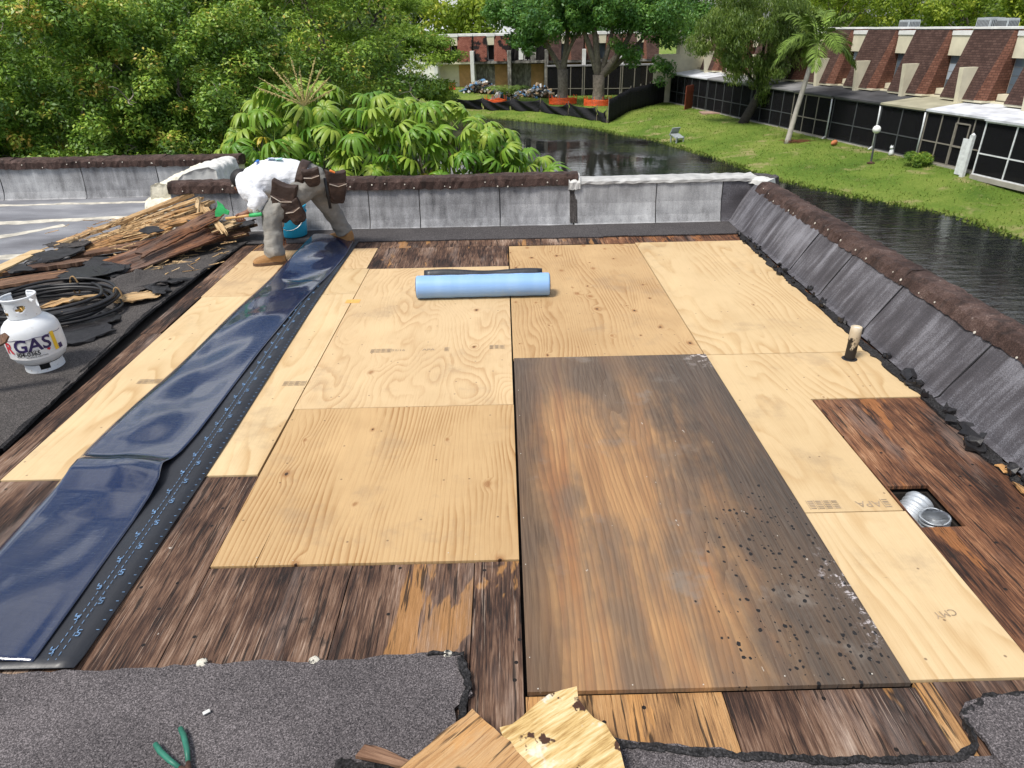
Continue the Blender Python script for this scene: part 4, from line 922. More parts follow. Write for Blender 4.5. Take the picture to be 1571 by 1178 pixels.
# fingers: near hand closes round the hatchet handle, far hand hangs half open
hdir = Vector((.94, -.02, .10)).normalized()
for i in range(4):
    base = Vector(V['haN']) + Vector((-.012, 0, 0)) + hdir * (i * .021 - .032) * 1.0
    L = (.030, .034, .032, .026)[i]
    a1 = base + Vector((-.012, -.022, -.012)); a2 = a1 + Vector((.004, -.004, -L)); a3 = a2 + Vector((.010, .022, -.010))
    for nm, p, r in (('a', a1, .0105), ('b', a2, .0095), ('c', a3, .0085)): body[f'fN{i}{nm}'] = (tuple(p), r)
    be += [('haN', f'fN{i}a'), (f'fN{i}a', f'fN{i}b'), (f'fN{i}b', f'fN{i}c')]
body['tN1'] = ((-2.375, 4.575, .452), .011); body['tN2'] = ((-2.398, 4.562, .438), .0095); be += [('haN', 'tN1'), ('tN1', 'tN2')]
for i in range(4):
    o_ = Vector((-.028 + i * .019, .004 * i, 0)); a1 = Vector(V['haF']) + o_ + Vector((0, -.004, -.042)); L = (.032, .038, .036, .028)[i]
    a2 = a1 + Vector((-.004, -.010, -L * .8)); a3 = a2 + Vector((.004, .014, -L * .55))
    for nm, p, r in (('a', a1, .010), ('b', a2, .009), ('c', a3, .008)): body[f'fF{i}{nm}'] = (tuple(p), r)
    be += [('haF', f'fF{i}a'), (f'fF{i}a', f'fF{i}b'), (f'fF{i}b', f'fF{i}c')]
body['tF1'] = ((-2.19, 4.915, .128), .0105); body['tF2'] = ((-2.196, 4.90, .098), .009); be += [('haF', 'tF1'), ('tF1', 'tF2')]
skin('body', body, be, M['skin'], pe, 'pelvis', 1, WO)
# head details: hair cap, ear, nose, eyes
hc = Vector(V['head']).lerp(Vector(V['crown']), .55) - Vector(WO)
def ball(name, c, r, mat, squash=(1, 1, 1), n=16):
    b = MB(); b.lathe([(math.sin(math.pi * i / 10) * r, -math.cos(math.pi * i / 10) * r) for i in range(11)], n); b.v = [(x * squash[0], y * squash[1], z * squash[2]) for x, y, z in b.v]
    return b.build(name, mat, pe, True, loc=tuple(c))
ball('hair', hc + Vector((-.006, .012, .012)), .098, M['hair'], (1.06, 1, .95))
ball('ear', hc + Vector((.045, -.082, -.01)), .026, M['skin'], (.9, .4, 1.2)); ball('nose', hc + Vector((-.075, .02, -.075)), .018, M['skin'], (1, .8, 1.3))
for sy in (-.03, .055): ball('eye', hc + Vector((-.088, sy, -.045)), .011, M['nail'])
def fused(name, b, mat, voxel, iters, sc, st):
    """closed shapes fused into one skin of cloth"""
    o = b.build(name, mat, pe, True, origin=None); o.location = (-WO[0], -WO[1], 0)
    m = o.modifiers.new('r', 'REMESH'); m.mode = 'VOXEL'; m.voxel_size = voxel; m.use_smooth_shade = True
    m = o.modifiers.new('m', 'SMOOTH'); m.factor = .5; m.iterations = iters
    return folds(o, sc, st)
def torso(b, secs, n=28):
    vs = []; k = len(secs)
    for i, (x, y, z, ry, rz) in enumerate(secs):
        p, q = Vector(secs[max(0, i - 1)][:3]), Vector(secs[min(k - 1, i + 1)][:3]); t = (q - p).normalized(); lat = Vector((0, 1, 0)); lat = (lat - t * lat.dot(t)).normalized(); up = lat.cross(t)
        for j in range(n): a = 6.2832 * j / n; vs.append(Vector((x, y, z)) + lat * ry * math.cos(a) + up * rz * math.sin(a))
    b.add(vs, [(i * n + j, i * n + (j + 1) % n, (i + 1) * n + (j + 1) % n, (i + 1) * n + j) for i in range(k - 1) for j in range(n)] + [tuple(range(n))[::-1], tuple(range((k - 1) * n, k * n))])
b = MB(); torso(b, [(-1.77, 4.91, .655, .148, .120), (-1.86, 4.91, .685, .165, .138), (-1.97, 4.90, .708, .178, .150), (-2.09, 4.89, .715, .190, .156), (-2.20, 4.89, .692, .198, .152), (-2.29, 4.89, .655, .186, .138), (-2.36, 4.92, .625, .140, .108), (-2.41, 4.95, .605, .07, .06)])
def seg(pts): b.tube([p[:3] for p in pts], [p[3] for p in pts], 14)
seg([(-2.30, 4.86, .69, .085), (-2.325, 4.79, .685, .098), (-2.305, 4.74, .655, .102), (-2.255, 4.685, .60, .092), (-2.195, 4.645, .552, .080), (-2.225, 4.618, .507, .064), (-2.262, 4.606, .478, .052)])
seg([(-2.26, 4.96, .67, .09), (-2.27, 5.02, .65, .10), (-2.22, 5.04, .54, .080), (-2.165, 5.02, .43, .066), (-2.155, 4.97, .31, .052)])
fused('shirt', b, M['shirt'], .011, 5, .07, .022)
for nm, a, b_ in (('cuff', (-2.21, 4.612, .507), (-2.275, 4.60, .468)), ('cuff', (-2.155, 4.97, .32), (-2.155, 4.952, .235))):
    A, B = Vector(a) - Vector(WO), Vector(b_) - Vector(WO); b = MB(); b.tube([A, A.lerp(B, .3), A.lerp(B, .7), B], [.050, .048, .043, .039], 14); b.build(nm, M['cuff'], pe, True)
# shirt print
for k, (x, y, z, c) in enumerate(((-2.22, 4.85, .853, (.02, .14, .5)), (-2.09, 4.84, .872, (.35, .45, .6)), (-2.02, 4.84, .868, (.30, .55, .5)))):
    b = MB(); b.box((0, 0, 0), (.028 if k == 0 else .06, .10 if k == 0 else .06, .004), (0, -.15 if k == 0 else .03, .15), jit=.006); b.build('shirt_print', plain('shirt print', c, .8), pe, loc=(x - WO[0], y - WO[1], z))
b = MB()
seg([(-1.92, 4.92, .675, .11), (-1.88, 4.92, .675, .140), (-1.80, 4.93, .66, .150), (-1.72, 4.94, .635, .130), (-1.67, 4.95, .615, .08)])
seg([(-1.80, 4.86, .64, .115), (-1.85, 4.82, .615, .122), (-1.93, 4.76, .56, .117), (-2.04, 4.685, .48, .108), (-2.105, 4.645, .42, .098), (-2.113, 4.61, .30, .086), (-2.108, 4.575, .18, .083), (-2.112, 4.56, .11, .089), (-2.105, 4.555, .072, .080)])
seg([(-1.77, 4.98, .635, .118), (-1.75, 5.03, .56, .116), (-1.735, 5.07, .47, .106), (-1.71, 5.11, .38, .096), (-1.67, 5.15, .27, .086), (-1.632, 5.19, .16, .082), (-1.61, 5.20, .10, .080)])
fused('jeans', b, M['jeans'], .011, 4, .085, .034)
for nm, ank, toe, zz in (('boot', (-2.100, 4.56), (-2.275, 4.525), .002), ('boot', (-1.605, 5.20), (-1.745, 5.265), .010)):
    d = (Vector(toe) - Vector(ank)).normalized(); A = Vector((*ank, 0)) - Vector(WO); D = Vector((d.x, d.y, 0)); S = Vector((-d.y, d.x, 0))
    bt = empty(nm, tuple(A + Vector((0, 0, zz))), math.atan2(d.y, d.x), pe)
    def bootfn(u, v, s=1.0):
        # cross-sections along the foot from heel to toe
        x = -.075 + .285 * v
        w = np.interp(v, [0, .12, .35, .6, .8, .94, 1], [.028, .040, .040, .048, .050, .040, .018])
        h = np.interp(v, [0, .08, .30, .42, .55, .75, .92, 1], [.115, .145, .150, .125, .095, .078, .062, .040])
        a = math.pi * u
        return (x, -w * math.cos(a), .022 + (h - .022) * max(0, math.sin(a)) ** .6)
    MB().grid(16, 18, bootfn).add([bootfn(i / 16, 0) for i in range(17)], [tuple(range(17))]).add([bootfn(i / 16, 1) for i in range(17)], [tuple(range(17))[::-1]]).build('upper', M['boot'], bt, True)
    b = MB(); out = [(-.082, .022), (-.06, .038), (.0, .042), (.08, .050), (.14, .053), (.19, .042), (.214, .018)]
    b.prism([(x, -y) for x, y in out] + [(x, y) for x, y in out[::-1]], 0, .028); b.build('sole', M['sole'], bt, bevel=.004)
    for k in range(4):
        b = MB(); b.tube([(.03 + .02 * k, -.03, .112 - .012 * k), (.036 + .02 * k, 0, .128 - .013 * k), (.03 + .02 * k, .03, .112 - .012 * k)], .003, 5); b.build('lace', M['cuff'], bt)
# tool belt: a band round the tipped waist, pouches hanging from it
bc = Vector((-1.85, 4.91, .69)) - Vector(WO); ax = Vector((.92, .04, -.30)).normalized(); e1 = ax.cross(Vector((0, 0, 1))).normalized(); e2 = e1.cross(ax)
tb = empty('tool_belt', tuple(bc), 0, pe)
b = MB()
def bf(u, v):
    a = 2 * math.pi * u; r1, r2 = .172, .148
    return e1 * (r1 * math.cos(a)) + e2 * (r2 * math.sin(a)) + ax * (.075 * (v - .5))
b.grid(40, 3, bf); b.build('belt', M['leather'], tb, True, solid=.008)
b = MB()
for wv in (-.45, .45): b.tube([bf(i / 30, .5 + wv) * 1.02 for i in range(31)], .004, 5)
b.build('stitching', plain('stitched leather edge', (.10, .07, .055), .7), tb)
def soft(o):
    m = o.modifiers.new('s', 'SUBSURF'); m.levels = 2; m.render_levels = 2
    tx = bpy.data.textures.new('sag', 'CLOUDS'); tx.noise_scale = .07; d = o.modifiers.new('d', 'DISPLACE'); d.texture = tx; d.strength = .022; d.texture_coords = 'GLOBAL'; return o
def pouch(c, w, h, d, rot, nm='pouch'):
    o = empty(nm, tuple(Vector(c) - Vector(WO) - bc), 0, tb); o.rotation_euler = rot
    f = lambda x, z: (x * (1 - .12 * (z < 0)), z)
    out = [(-w / 2, h / 2), (-w / 2 * .95, 0), (-w / 2 * .8, -h * .38), (-w * .25, -h / 2), (w * .25, -h / 2), (w / 2 * .8, -h * .38), (w / 2 * .95, 0), (w / 2, h / 2), (w * .2, h * .42), (-w * .2, h * .42)]
    b = MB(); b.prism(out, -d / 2, d / 2, lambda v: (v[0], v[2] * (1 + .5 * (.5 - v[1] / h)), v[1])); soft(b.build('bag', M['leather'], o, True, bevel=.014))
    b = MB(); b.prism([(x * .8, z * .55 - h * .13) for x, z in out], d * .30, d * .85, lambda v: (v[0], -v[2], v[1])); soft(b.build('front_pocket', M['leather'], o, True, bevel=.010))
    b = MB(); b.tube([(-w * .42, -d * .9, h * .12), (0, -d * 1.0, h * .05), (w * .42, -d * .9, h * .12)], .004, 6); b.build('pocket_rim', M['cuff'], o)
    return o
pouch((-1.985, 4.665, .54), .22, .36, .08, (.12, .30, -.05)); pouch((-1.89, 4.63, .455), .16, .22, .06, (.1, -.35, .1))
pouch((-1.735, 4.765, .725), .16, .16, .055, (.25, -.10, .25)); pouch((-1.585, 4.97, .60), .19, .30, .085, (.1, .10, .55)); pouch((-1.56, 5.02, .57), .12, .22, .05, (.1, .05, .8))
b = MB(); b.tube([(0, 0, 0), (.006, .0, -.12), (.014, .0, -.27)], [.012, .012, .014], 10); hm = b.build('hammer_handle', plain('black grip', (.014, .014, .016), .5), tb, True, loc=tuple(Vector((-1.635, 4.82, .70)) - Vector(WO) - bc))
for c in ((-1.985, 4.62, .475), (-1.90, 4.615, .50)):
    b = MB(); b.box((0, 0, 0), (.045, .02, .030), (0, .3, .1)); b.build('red_tool_grip', plain('red grip', (.75, .05, .03), .5), tb, loc=tuple(Vector(c) - Vector(WO) - bc), bevel=.006)
b = MB(); b.box((0, 0, 0), (.05, .03, .018), (0, .5, .3)); b.build('orange_grip', plain('orange grip', (.75, .20, .04), .5), tb, loc=tuple(Vector((-1.585, 4.93, .735)) - Vector(WO) - bc), bevel=.005)
# ------------------------------------------------------------------ hatchet in the near hand
M['hgreen'] = plain('bright green paint', (.045, .42, .13), .5, .2, 20); M['hwood'] = plain('pale wooden handle', (.60, .36, .14), .5, .12, 10)
ht = empty('hatchet', (-2.375, 4.572, .428)); tag(ht, 'green headed hatchet with wooden handle held by the worker', 'hatchet')
H = hdir
MB().tube([H * -.115, H * -.03, H * .06, H * .10], [.013, .012, .012, .013], 12).build('handle', M['hwood'], ht, True)
MB().tube([H * .10, H * .14, H * .205, H * .212], [.016, .018, .016, .010], 12).build('grip', M['hgreen'], ht, True)
b = MB(); b.prism([(-.19, -.075), (-.15, -.060), (-.125, -.018), (-.085, -.015), (-.085, .020), (-.12, .026), (-.15, .055), (-.205, .070), (-.19, .03), (-.20, -.03)], -.008, .008, lambda v: (v[0], v[2] * (1 if v[0] > -.15 else .4), v[1])); b.build('blade', M['hgreen'], ht, bevel=.002).rotation_euler = (0, .42, 0)
# ------------------------------------------------------------------ ground, pond
WZ = -5.85
POND = np.array([(26, -25), (22.5, 5), (21, 15), (20, 24), (19.5, 28.4), (16.9, 32.2), (14.7, 36.8), (13.5, 43.2), (11.1, 51.9), (9.1, 54.9), (7.3, 59.1), (2.8, 63.8), (-2, 68.2), (-4.8, 67), (-8.5, 60), (-8.5, 45), (-6, 32), (-4.5, 22), (-2.6, 13), (0, 9.5), (3.4, 7.5), (3.4, -25)], float)
def sdist(X, Y):
    d = np.full(X.shape, 1e9); ins = np.zeros(X.shape, bool); n = len(POND)
    for i in range(n):
        a, b = POND[i], POND[(i + 1) % n]; e = b - a
        t = np.clip(((X - a[0]) * e[0] + (Y - a[1]) * e[1]) / (e @ e), 0, 1)
        d = np.minimum(d, np.hypot(X - a[0] - t * e[0], Y - a[1] - t * e[1]))
        c = (a[1] > Y) != (b[1] > Y)
        with np.errstate(divide='ignore', invalid='ignore'): xi = (b[0] - a[0]) * (Y - a[1]) / (b[1] - a[1]) + a[0]
        ins ^= c & (X < xi)
    return np.where(ins, -d, d)
def sm(x, a, b): t = np.clip((x - a) / (b - a), 0, 1); return t * t * (3 - 2 * t)
def gz(X, Y):
    X = np.asarray(X, float); Y = np.asarray(Y, float); d = sdist(X, Y)
    z = np.where(d > 0, WZ - .03 + .85 * sm(d, -2.5, 7.5) - .85 * sm(0., -2.5, 7.5), WZ - .03 + np.maximum(d * .35, -1.2))
    z = z + sm(d, 2, 8) * (.12 + .9 * sm(Y, 66, 82) * sm(-X, -7, 6))
    return z + .03 * np.sin(X * 1.3) * np.sin(Y * .9) * sm(d, .5, 3)
def G(x, y): return float(gz(np.array([x]), np.array([y]))[0])
def lawn_mat():
    a = N('mown lawn', .9, .15); c = a.co()
    b = a.noise(c, .30, 5, .6); f = a.noise(a.co(scale=(1, 1.0, 1)), 9, 5, .7); g = a.noise(c, 34, 3, .7)
    col = a.ramp(a.mt('ADD', a.mt('MULTIPLY', b, .62), a.mt('MULTIPLY', f, .38)), [(.33, (.08, .15, .022)), (.46, (.15, .235, .035)), (.57, (.235, .30, .058)), (.72, (.34, .33, .12))])
    dry = a.noise(a.co(loc=(7, 3, 0)), .42, 5, .62, .3); col = a.mix(a.mr(dry, .55, .68, 0., .85), col, (.45, .36, .19))
    col = a.mix(a.mr(g, .35, .65, .45, 0.), col, (.035, .08, .008))
    a.bump(a.mt('ADD', g, f), .06, .9); return a.out(col)
xs = np.concatenate([np.linspace(-400, -60, 14), np.linspace(-55, 55, 150), np.linspace(60, 400, 14)]); ys = np.concatenate([np.linspace(-200, -25, 8), np.linspace(-20, 110, 180), np.linspace(115, 700, 22)])
GX, GY = np.meshgrid(xs, ys); GZ = gz(GX, GY); nx, ny = len(xs), len(ys)
ii = np.arange((ny - 1) * (nx - 1)); r0 = ii // (nx - 1) * nx + ii % (nx - 1)
tag(np_mesh('lawn', np.stack([GX.ravel(), GY.ravel(), GZ.ravel()], 1), np.stack([r0, r0 + 1, r0 + nx + 1, r0 + nx], 1), lawn_mat(), smooth=True), kind='structure')
def water_mat():
    a = N('dark pond water', .03, .5); a.b.inputs['IOR'].default_value = 1.33
    w = a.noise(a.co(scale=(.7, 2.4, 1), rot=(0, 0, .25)), 1.15, 3, .5); w2 = a.noise(a.co(scale=(1, 2.4, 1)), 5.5, 3, .55); near = a.mr(a.sep(a.co())[1], 44., 22., .0, .45); calm = a.mr(a.noise(a.co(), .055, 2), .46, .60, .05, 1.)
    a.bump(a.mt('MULTIPLY', a.mt('ADD', w, a.mt('MULTIPLY', w2, .22)), a.mt('ADD', calm, near)), .08, 1.); return a.out((.008, .010, .010))
# taller grass: tufts over the visible lawn and along the bank
gx = RNG.uniform(-9, 25, 150000); gy = RNG.uniform(20, 82, 150000); gd = sdist(gx, gy); dens = np.where(gd < .5, 1., .32) * (.4 + .6 * (np.sin(gx * .9 + np.sin(gy * .7) * 2) * np.sin(gy * .6) > -.3))
kp = (gd > -.12) & (RNG.uniform(0, 1, 150000) < dens); gx, gy, gd = gx[kp], gy[kp], gd[kp]; gzz = gz(gx, gy)
GP = np.stack([gx, gy, gzz + .03], 1); ga = np.stack([RNG.normal(0, .5, len(gx)), RNG.normal(0, .5, len(gx)), np.ones(len(gx))], 1)
GRASS = (GP, ga, gd)
tag(MB().add([(-14, -30, WZ), (40, -30, WZ), (40, 75, WZ), (-14, 75, WZ)], [(0, 1, 2, 3)]).build('pond_water', water_mat()), kind='structure')

# ------------------------------------------------------------------ town houses across the water
def shingle_mat(name, c0, c1, c2, burnt=0.):
    a = N(name, .9, .2); c = a.co('Generated'); o = a.co(); p = a.sep(o)
    br = a.n('TexBrick'); a.put(br.inputs['Vector'], a.co('UV')); br.inputs['Scale'].default_value = 1.; br.inputs['Mortar Size'].default_value = .018; br.inputs['Mortar Smooth'].default_value = .3; br.inputs['Brick Width'].default_value = .26; br.inputs['Row Height'].default_value = .125
    br.inputs['Color1'].default_value = (.0, 0, 0, 1); br.inputs['Color2'].default_value = (1, 1, 1, 1); br.inputs['Mortar'].default_value = (0, 0, 0, 1)
    n = a.noise(o, 1.3, 5, .65); s = a.noise(a.co(scale=(1.5, 1.5, .25)), 1.2, 4, .6)
    f = a.mt('ADD', a.mt('MULTIPLY', a.sep(br.outputs['Color'])[0], .25), a.mt('ADD', a.mt('MULTIPLY', n, .4), a.mt('MULTIPLY', s, .4)))
    col = a.ramp(f, [(.28, c0), (.5, c1), (.75, c2)]); col = a.mix(a.mt('MULTIPLY', br.outputs['Fac'], .3), col, (.020, .012, .010))
    if burnt: col = a.mix(a.mr(a.noise(o, .8, 5, .65), .58 - burnt * .2, .64 - burnt * .2), col, (.012, .010, .010))
    a.bump(a.mt('SUBTRACT', 1., br.outputs['Fac']), .015, .6); return a.out(col)
M['shingle'] = shingle_mat('brown red shingles', (.036, .021, .018), (.075, .043, .036), (.115, .070, .058)); M['shingle_h'] = shingle_mat('red hip shingles', (.075, .034, .024), (.14, .062, .042), (.20, .098, .068))
M['shingle_b'] = shingle_mat('red shingles with burn holes', (.11, .036, .026), (.20, .072, .050), (.26, .11, .08), .35); M['char'] = plain('charred timber', (.014, .012, .012), .9, .5, 5)
M['wallc'] = plain('cream stucco wall', (.63, .585, .44), .85, .14, 1.2); M['wallw'] = plain('white roof edge', (.72, .72, .70), .7, .12, 2); M['soot'] = oldwood('sooted wall', [(.25, (.02, .02, .02)), (.5, (.20, .19, .17)), (.75, (.55, .53, .48))], oamt=0, sc=.25, ys=1)
M['glass'] = N('window glass', .08, .6).out((.10, .13, .16)); M['glass_p'] = N('pale blind behind glass', .3, .6).out((.36, .42, .48)); M['frame'] = plain('bronze frame', (.22, .20, .17), .5); M['framew'] = plain('white aluminium', (.66, .68, .70), .4)
M['plyb'] = plain('plywood boarding', (.42, .24, .10), .8, .2, 2); M['patio_g'] = plain('grey patio roof', (.20, .20, .205), .7, .35, .8); M['patio_d'] = plain('dark patio roof', (.055, .055, .06), .7, .4, .9); M['patio_b'] = plain('tan patio roof', (.33, .31, .22), .8, .25, .9); M['patio_w'] = plain('white pan roof', (.58, .60, .64), .5, .3, 1.1)
def screen_mat():
    a = N('insect screen', .8, .1); t = a.n('BsdfTransparent'); mx = a.n('MixShader'); a.put(a.b.inputs['Base Color'], (.012, .012, .014)); mx.inputs[0].default_value = .68
    a.t.links.new(t.outputs[0], mx.inputs[1]); a.t.links.new(a.b.outputs[0], mx.inputs[2]); a.t.links.new(mx.outputs[0], a.t.nodes['Material Output'].inputs[0]); return a.m
M['screen'] = screen_mat(); M['inside'] = plain('porch inside with shade in colour', (.15, .13, .10), .9, .3, 1); M['conc'] = plain('concrete slab', (.33, .31, .27), .9, .2, 1.5)  # 'inside' is the cream wall darkened, porch shade put into its colour
M['acm'] = plain('grey condenser', (.30, .33, .34), .5, .15, 4); M['acd'] = plain('condenser grille', (.06, .065, .07), .6, .2, 8)
def uvquad(o, w=1., h=1.):
    """UV in metres: along horizontal edge and up the slope"""
    me = o.data; uv = me.uv_layers.new(name='UV')
    for p in me.polygons:
        nrm = p.normal; ux = Vector((-nrm.y, nrm.x, 0)); ux = ux.normalized() if ux.length > 1e-4 else Vector((1, 0, 0)); uy = nrm.cross(ux)
        for li in p.loop_indices:
            c = me.vertices[me.loops[li].vertex_index].co; uv.data[li].uv = (c.dot(ux), c.dot(uy))
class Row:
    """a terrace in its own frame: s along the front, n into the house, z up"""
    def __init__(s, name, label, P0, P1, z, sg=-1):
        s.sg = sg
        s.P0 = Vector((P0[0], P0[1], z)); d = (Vector(P1) - Vector(P0)); s.L = d.length; s.root = empty(name, tuple(s.P0), math.atan2(d.y, d.x)); tag(s.root, label, 'town houses'); s.z = z
    def box(s, nm, mat, a, b, c, d, e, f, par=None, bevel=0):
        """s a..b, n c..d, z (scene height) e..f ; local y = -n"""
        y0, y1 = sorted((s.sg * c, s.sg * d)); return MB().b2(a, b, y0, y1, e - s.z, f - s.z).build(nm, M[mat], par or s.root, bevel=bevel)
    def poly(s, nm, mat, vs, fs, par=None, uv=False):
        o = MB().add([(a, s.sg * n, z - s.z) for a, n, z in vs], fs).build(nm, M[mat], par or s.root)
        if uv: uvquad(o)
        return o
def mansard(R, a, b, nt, nb, zt, zb, mat, hip, hw=.55, ends=True):
    """sloping shingled bay between a and b, with a hip turned to the near end"""
    R.poly('mansard', mat, [(a + hw, nb, zb), (b, nb, zb), (b, nt, zt), (a + hw * .5, nt, zt), (b, nt + 1.2, zb), (b, nt + 1.2, zt), (a + hw, nt + 1.2, zb), (a + hw * .5, nt + 1.2, zt)], [(1, 0, 3, 2), (4, 1, 2, 5), (0, 1, 4, 6), (2, 3, 7, 5)], uv=True)
    R.poly('mansard_hip', hip, [(a, nb + .30, zb), (a + hw, nb, zb), (a + hw * .5, nt, zt), (a, nt + .1, zt), (a, nt + 1.2, zb), (a, nt + 1.2, zt)], [(1, 0, 3, 2), (0, 4, 5, 3), (0, 1, 4)], uv=True)
A0, A1 = (24.6, 28.0), (16.1, 71.6)
A = Row('town_house_row', 'long brown shingled town house row with screened porches along the right bank', (24.6 + 8.5 * .3, 28 - 43.6 * .3), A1, -5.05)
S0 = math.hypot(8.5, 43.6) * .3      # offset so that s counts from A0
NW = 2.6
def AB(*k, **w):
    k = list(k); k[2] += S0; k[3] += S0; return A.box(*k, **w)
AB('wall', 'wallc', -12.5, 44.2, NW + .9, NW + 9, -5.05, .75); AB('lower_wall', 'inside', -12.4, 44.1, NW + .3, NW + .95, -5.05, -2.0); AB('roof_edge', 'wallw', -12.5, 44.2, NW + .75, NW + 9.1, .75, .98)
AB('end_wall', 'wallc', 43.6, 44.4, -1.3, NW + 9, -5.3, -.75); AB('end_wall', 'wallc', 43.62, 44.35, .9, NW + 9, -.75, .75)
AB('soffit', 'wallc', -12.5, 43.6, NW + .05, NW + .95, -2.30, -2.06)
U0 = 9.7; W_ = 4.3
for k in range(-5, 8):
    f = U0 + k * W_
    s0, s1 = f - 1.45, f + 1.45
    mansard(A, s0 + S0, s1 + S0, NW + .55, NW - .55, 1.32, -2.02, 'shingle', 'shingle_h')
    AB('eave', 'wallc', s0, s1, NW - .52, NW + .6, -2.12, -2.02)
    AB('coping_strip', 'wallw', s0 - .05, s1 + .05, NW + .50, NW + 1.9, 1.32, 1.42)
    A.poly('fin_wall', 'wallc', [(f - .14 + S0, NW - .75, -2.35), (f + .14 + S0, NW - .75, -2.35), (f + .14 + S0, NW - .95, -.46), (f - .14 + S0, NW - .95, -.46), (f - .14 + S0, NW + .6, -2.35), (f + .14 + S0, NW + .6, -2.35), (f + .14 + S0, NW + .35, -.46), (f - .14 + S0, NW + .35, -.46)],
           [(0, 3, 2, 1), (0, 4, 7, 3), (1, 2, 6, 5), (3, 7, 6, 2), (0, 1, 5, 4)])
    # window bay between two mansards
    g0, g1 = s1, s1 + 1.4
    AB('fascia', 'wallc', g0, g1, NW + .55, NW + 1.0, .0, 1.02); AB('fascia_cap', 'wallw', g0, g1, NW + .5, NW + 1.1, 1.02, 1.24); AB('sill_wall', 'wallc', g0, g1, NW + .35, NW + .9, -2.06, -1.70)
    w = AB('window', 'frame', g0 + .05, g1 - .05, NW + .78, NW + .88, -1.70, .0)
    for j in range(4):
        MB().b2(g0 + .1 + S0, g1 - .1 + S0, -(NW + .78), -(NW + .765), -1.66 + j * .42 - A.z, -1.27 + j * .42 - A.z).build('pane', M['glass_p' if (k + j) % 3 and k % 2 == 0 else 'glass'], w)
    MB().b2(g0 - .03 + S0, g0 + .06 + S0, -(NW + .75), -(NW + .60), -2.0 - A.z, .0 - A.z).build('jamb', M['wallw'], w)
# porches
def porch(a, b, roof_mat, frame, n_front=0., rail=None, zf=-2.42, zb=-2.12, divs=3, door=False, back=NW + .2, kick=.0, curtain=None):
    A.poly('porch_roof', roof_mat, [(a + S0, n_front - .15, zf), (b + S0, n_front - .15, zf), (b + S0, back, zb), (a + S0, back, zb), (a + S0, n_front - .15, zf - .10), (b + S0, n_front - .15, zf - .10), (b + S0, back, zb - .1), (a + S0, back, zb - .1)], [(0, 3, 2, 1), (4, 5, 6, 7), (0, 1, 5, 4), (0, 4, 7, 3), (1, 2, 6, 5)])
    AB('porch_floor', 'conc', a, b, n_front - .1, back, -5.2, -4.98)
    fr = 0.035
    zb0, zt0 = -4.98, zf - .10
    for i in range(divs + 1):
        s = a + .05 + (b - a - .1) * i / divs; AB('porch_post', frame, s - fr, s + fr, n_front - .03, n_front + .03, zb0, zt0)
    for z in (zb0 + .03, zb0 + 1.0, zt0 - .05): AB('porch_rail', frame, a, b, n_front - .028, n_front + .028, z - .03, z + .03)
    AB('porch_screen', 'screen', a, b, n_front - .001, n_front + .001, zb0, zt0)
    for s in (a + .01, b - .01): AB('side_screen', 'screen', s - .001, s + .001, n_front, back, zb0, zt0 + .1)
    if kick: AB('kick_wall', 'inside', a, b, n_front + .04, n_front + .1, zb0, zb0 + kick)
    if door:
        for s in (a + 1.35, a + 2.25): AB('door_frame', frame, s - .04, s + .04, n_front - .06, n_front - .03, zb0, zb0 + 2.1)
        AB('door_frame', frame, a + 1.35, a + 2.25, n_front - .06, n_front - .03, zb0 + 2.06, zb0 + 2.13); AB('door_frame', frame, a + 1.35, a + 2.25, n_front - .06, n_front - .03, zb0 + .95, zb0 + 1.03)
    r = random.Random(int(a * 10))
    for i in range(3):
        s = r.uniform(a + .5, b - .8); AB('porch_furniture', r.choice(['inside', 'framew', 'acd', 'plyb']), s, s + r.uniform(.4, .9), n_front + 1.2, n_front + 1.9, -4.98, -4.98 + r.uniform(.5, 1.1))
    AB('sliding_door', 'glass', a + .8, b - 1.2, back + .02, back + .06, -4.9, -2.9)
    if curtain: AB('hedge_curtain', curtain, a + 1.0, b - .6, n_front + .3, n_front + .4, -4.9, -2.6)
M['ivy'] = plain('green ivy screen', (.035, .07, .02), .9, .6, 9)
porch(-12, -4.0, 'patio_w', 'framew', -.5); porch(-3.9, 4.95, 'patio_w', 'framew', -.55, zf=-2.40, divs=5)
porch(5.0, 9.4, 'patio_w', 'frame', 0, divs=4, door=True); porch(9.45, 13.0, 'patio_b', 'acd', .0, divs=2, curtain='ivy'); porch(13.05, 17.6, 'patio_d', 'acd', .1, divs=2); porch(17.65, 22.0, 'patio_d', 'frame', .0, divs=3, kick=.5); porch(22.05, 28.0, 'patio_g', 'acd', .2, divs=4); porch(28.05, 35.5, 'patio_g', 'acd', .2, divs=5); porch(35.6, 43.4, 'patio_w', 'acd', .2, divs=5, kick=.8)
def apt(s, n, z):       # A-frame coordinates to the scene
    d = (Vector(A1) - Vector(A0)).normalized(); nn = Vector((d.y, -d.x)); p = Vector(A0) + d * s + nn * n; return (p.x, p.y, z)
AANG = math.atan2(A1[1] - A0[1], A1[0] - A0[0])
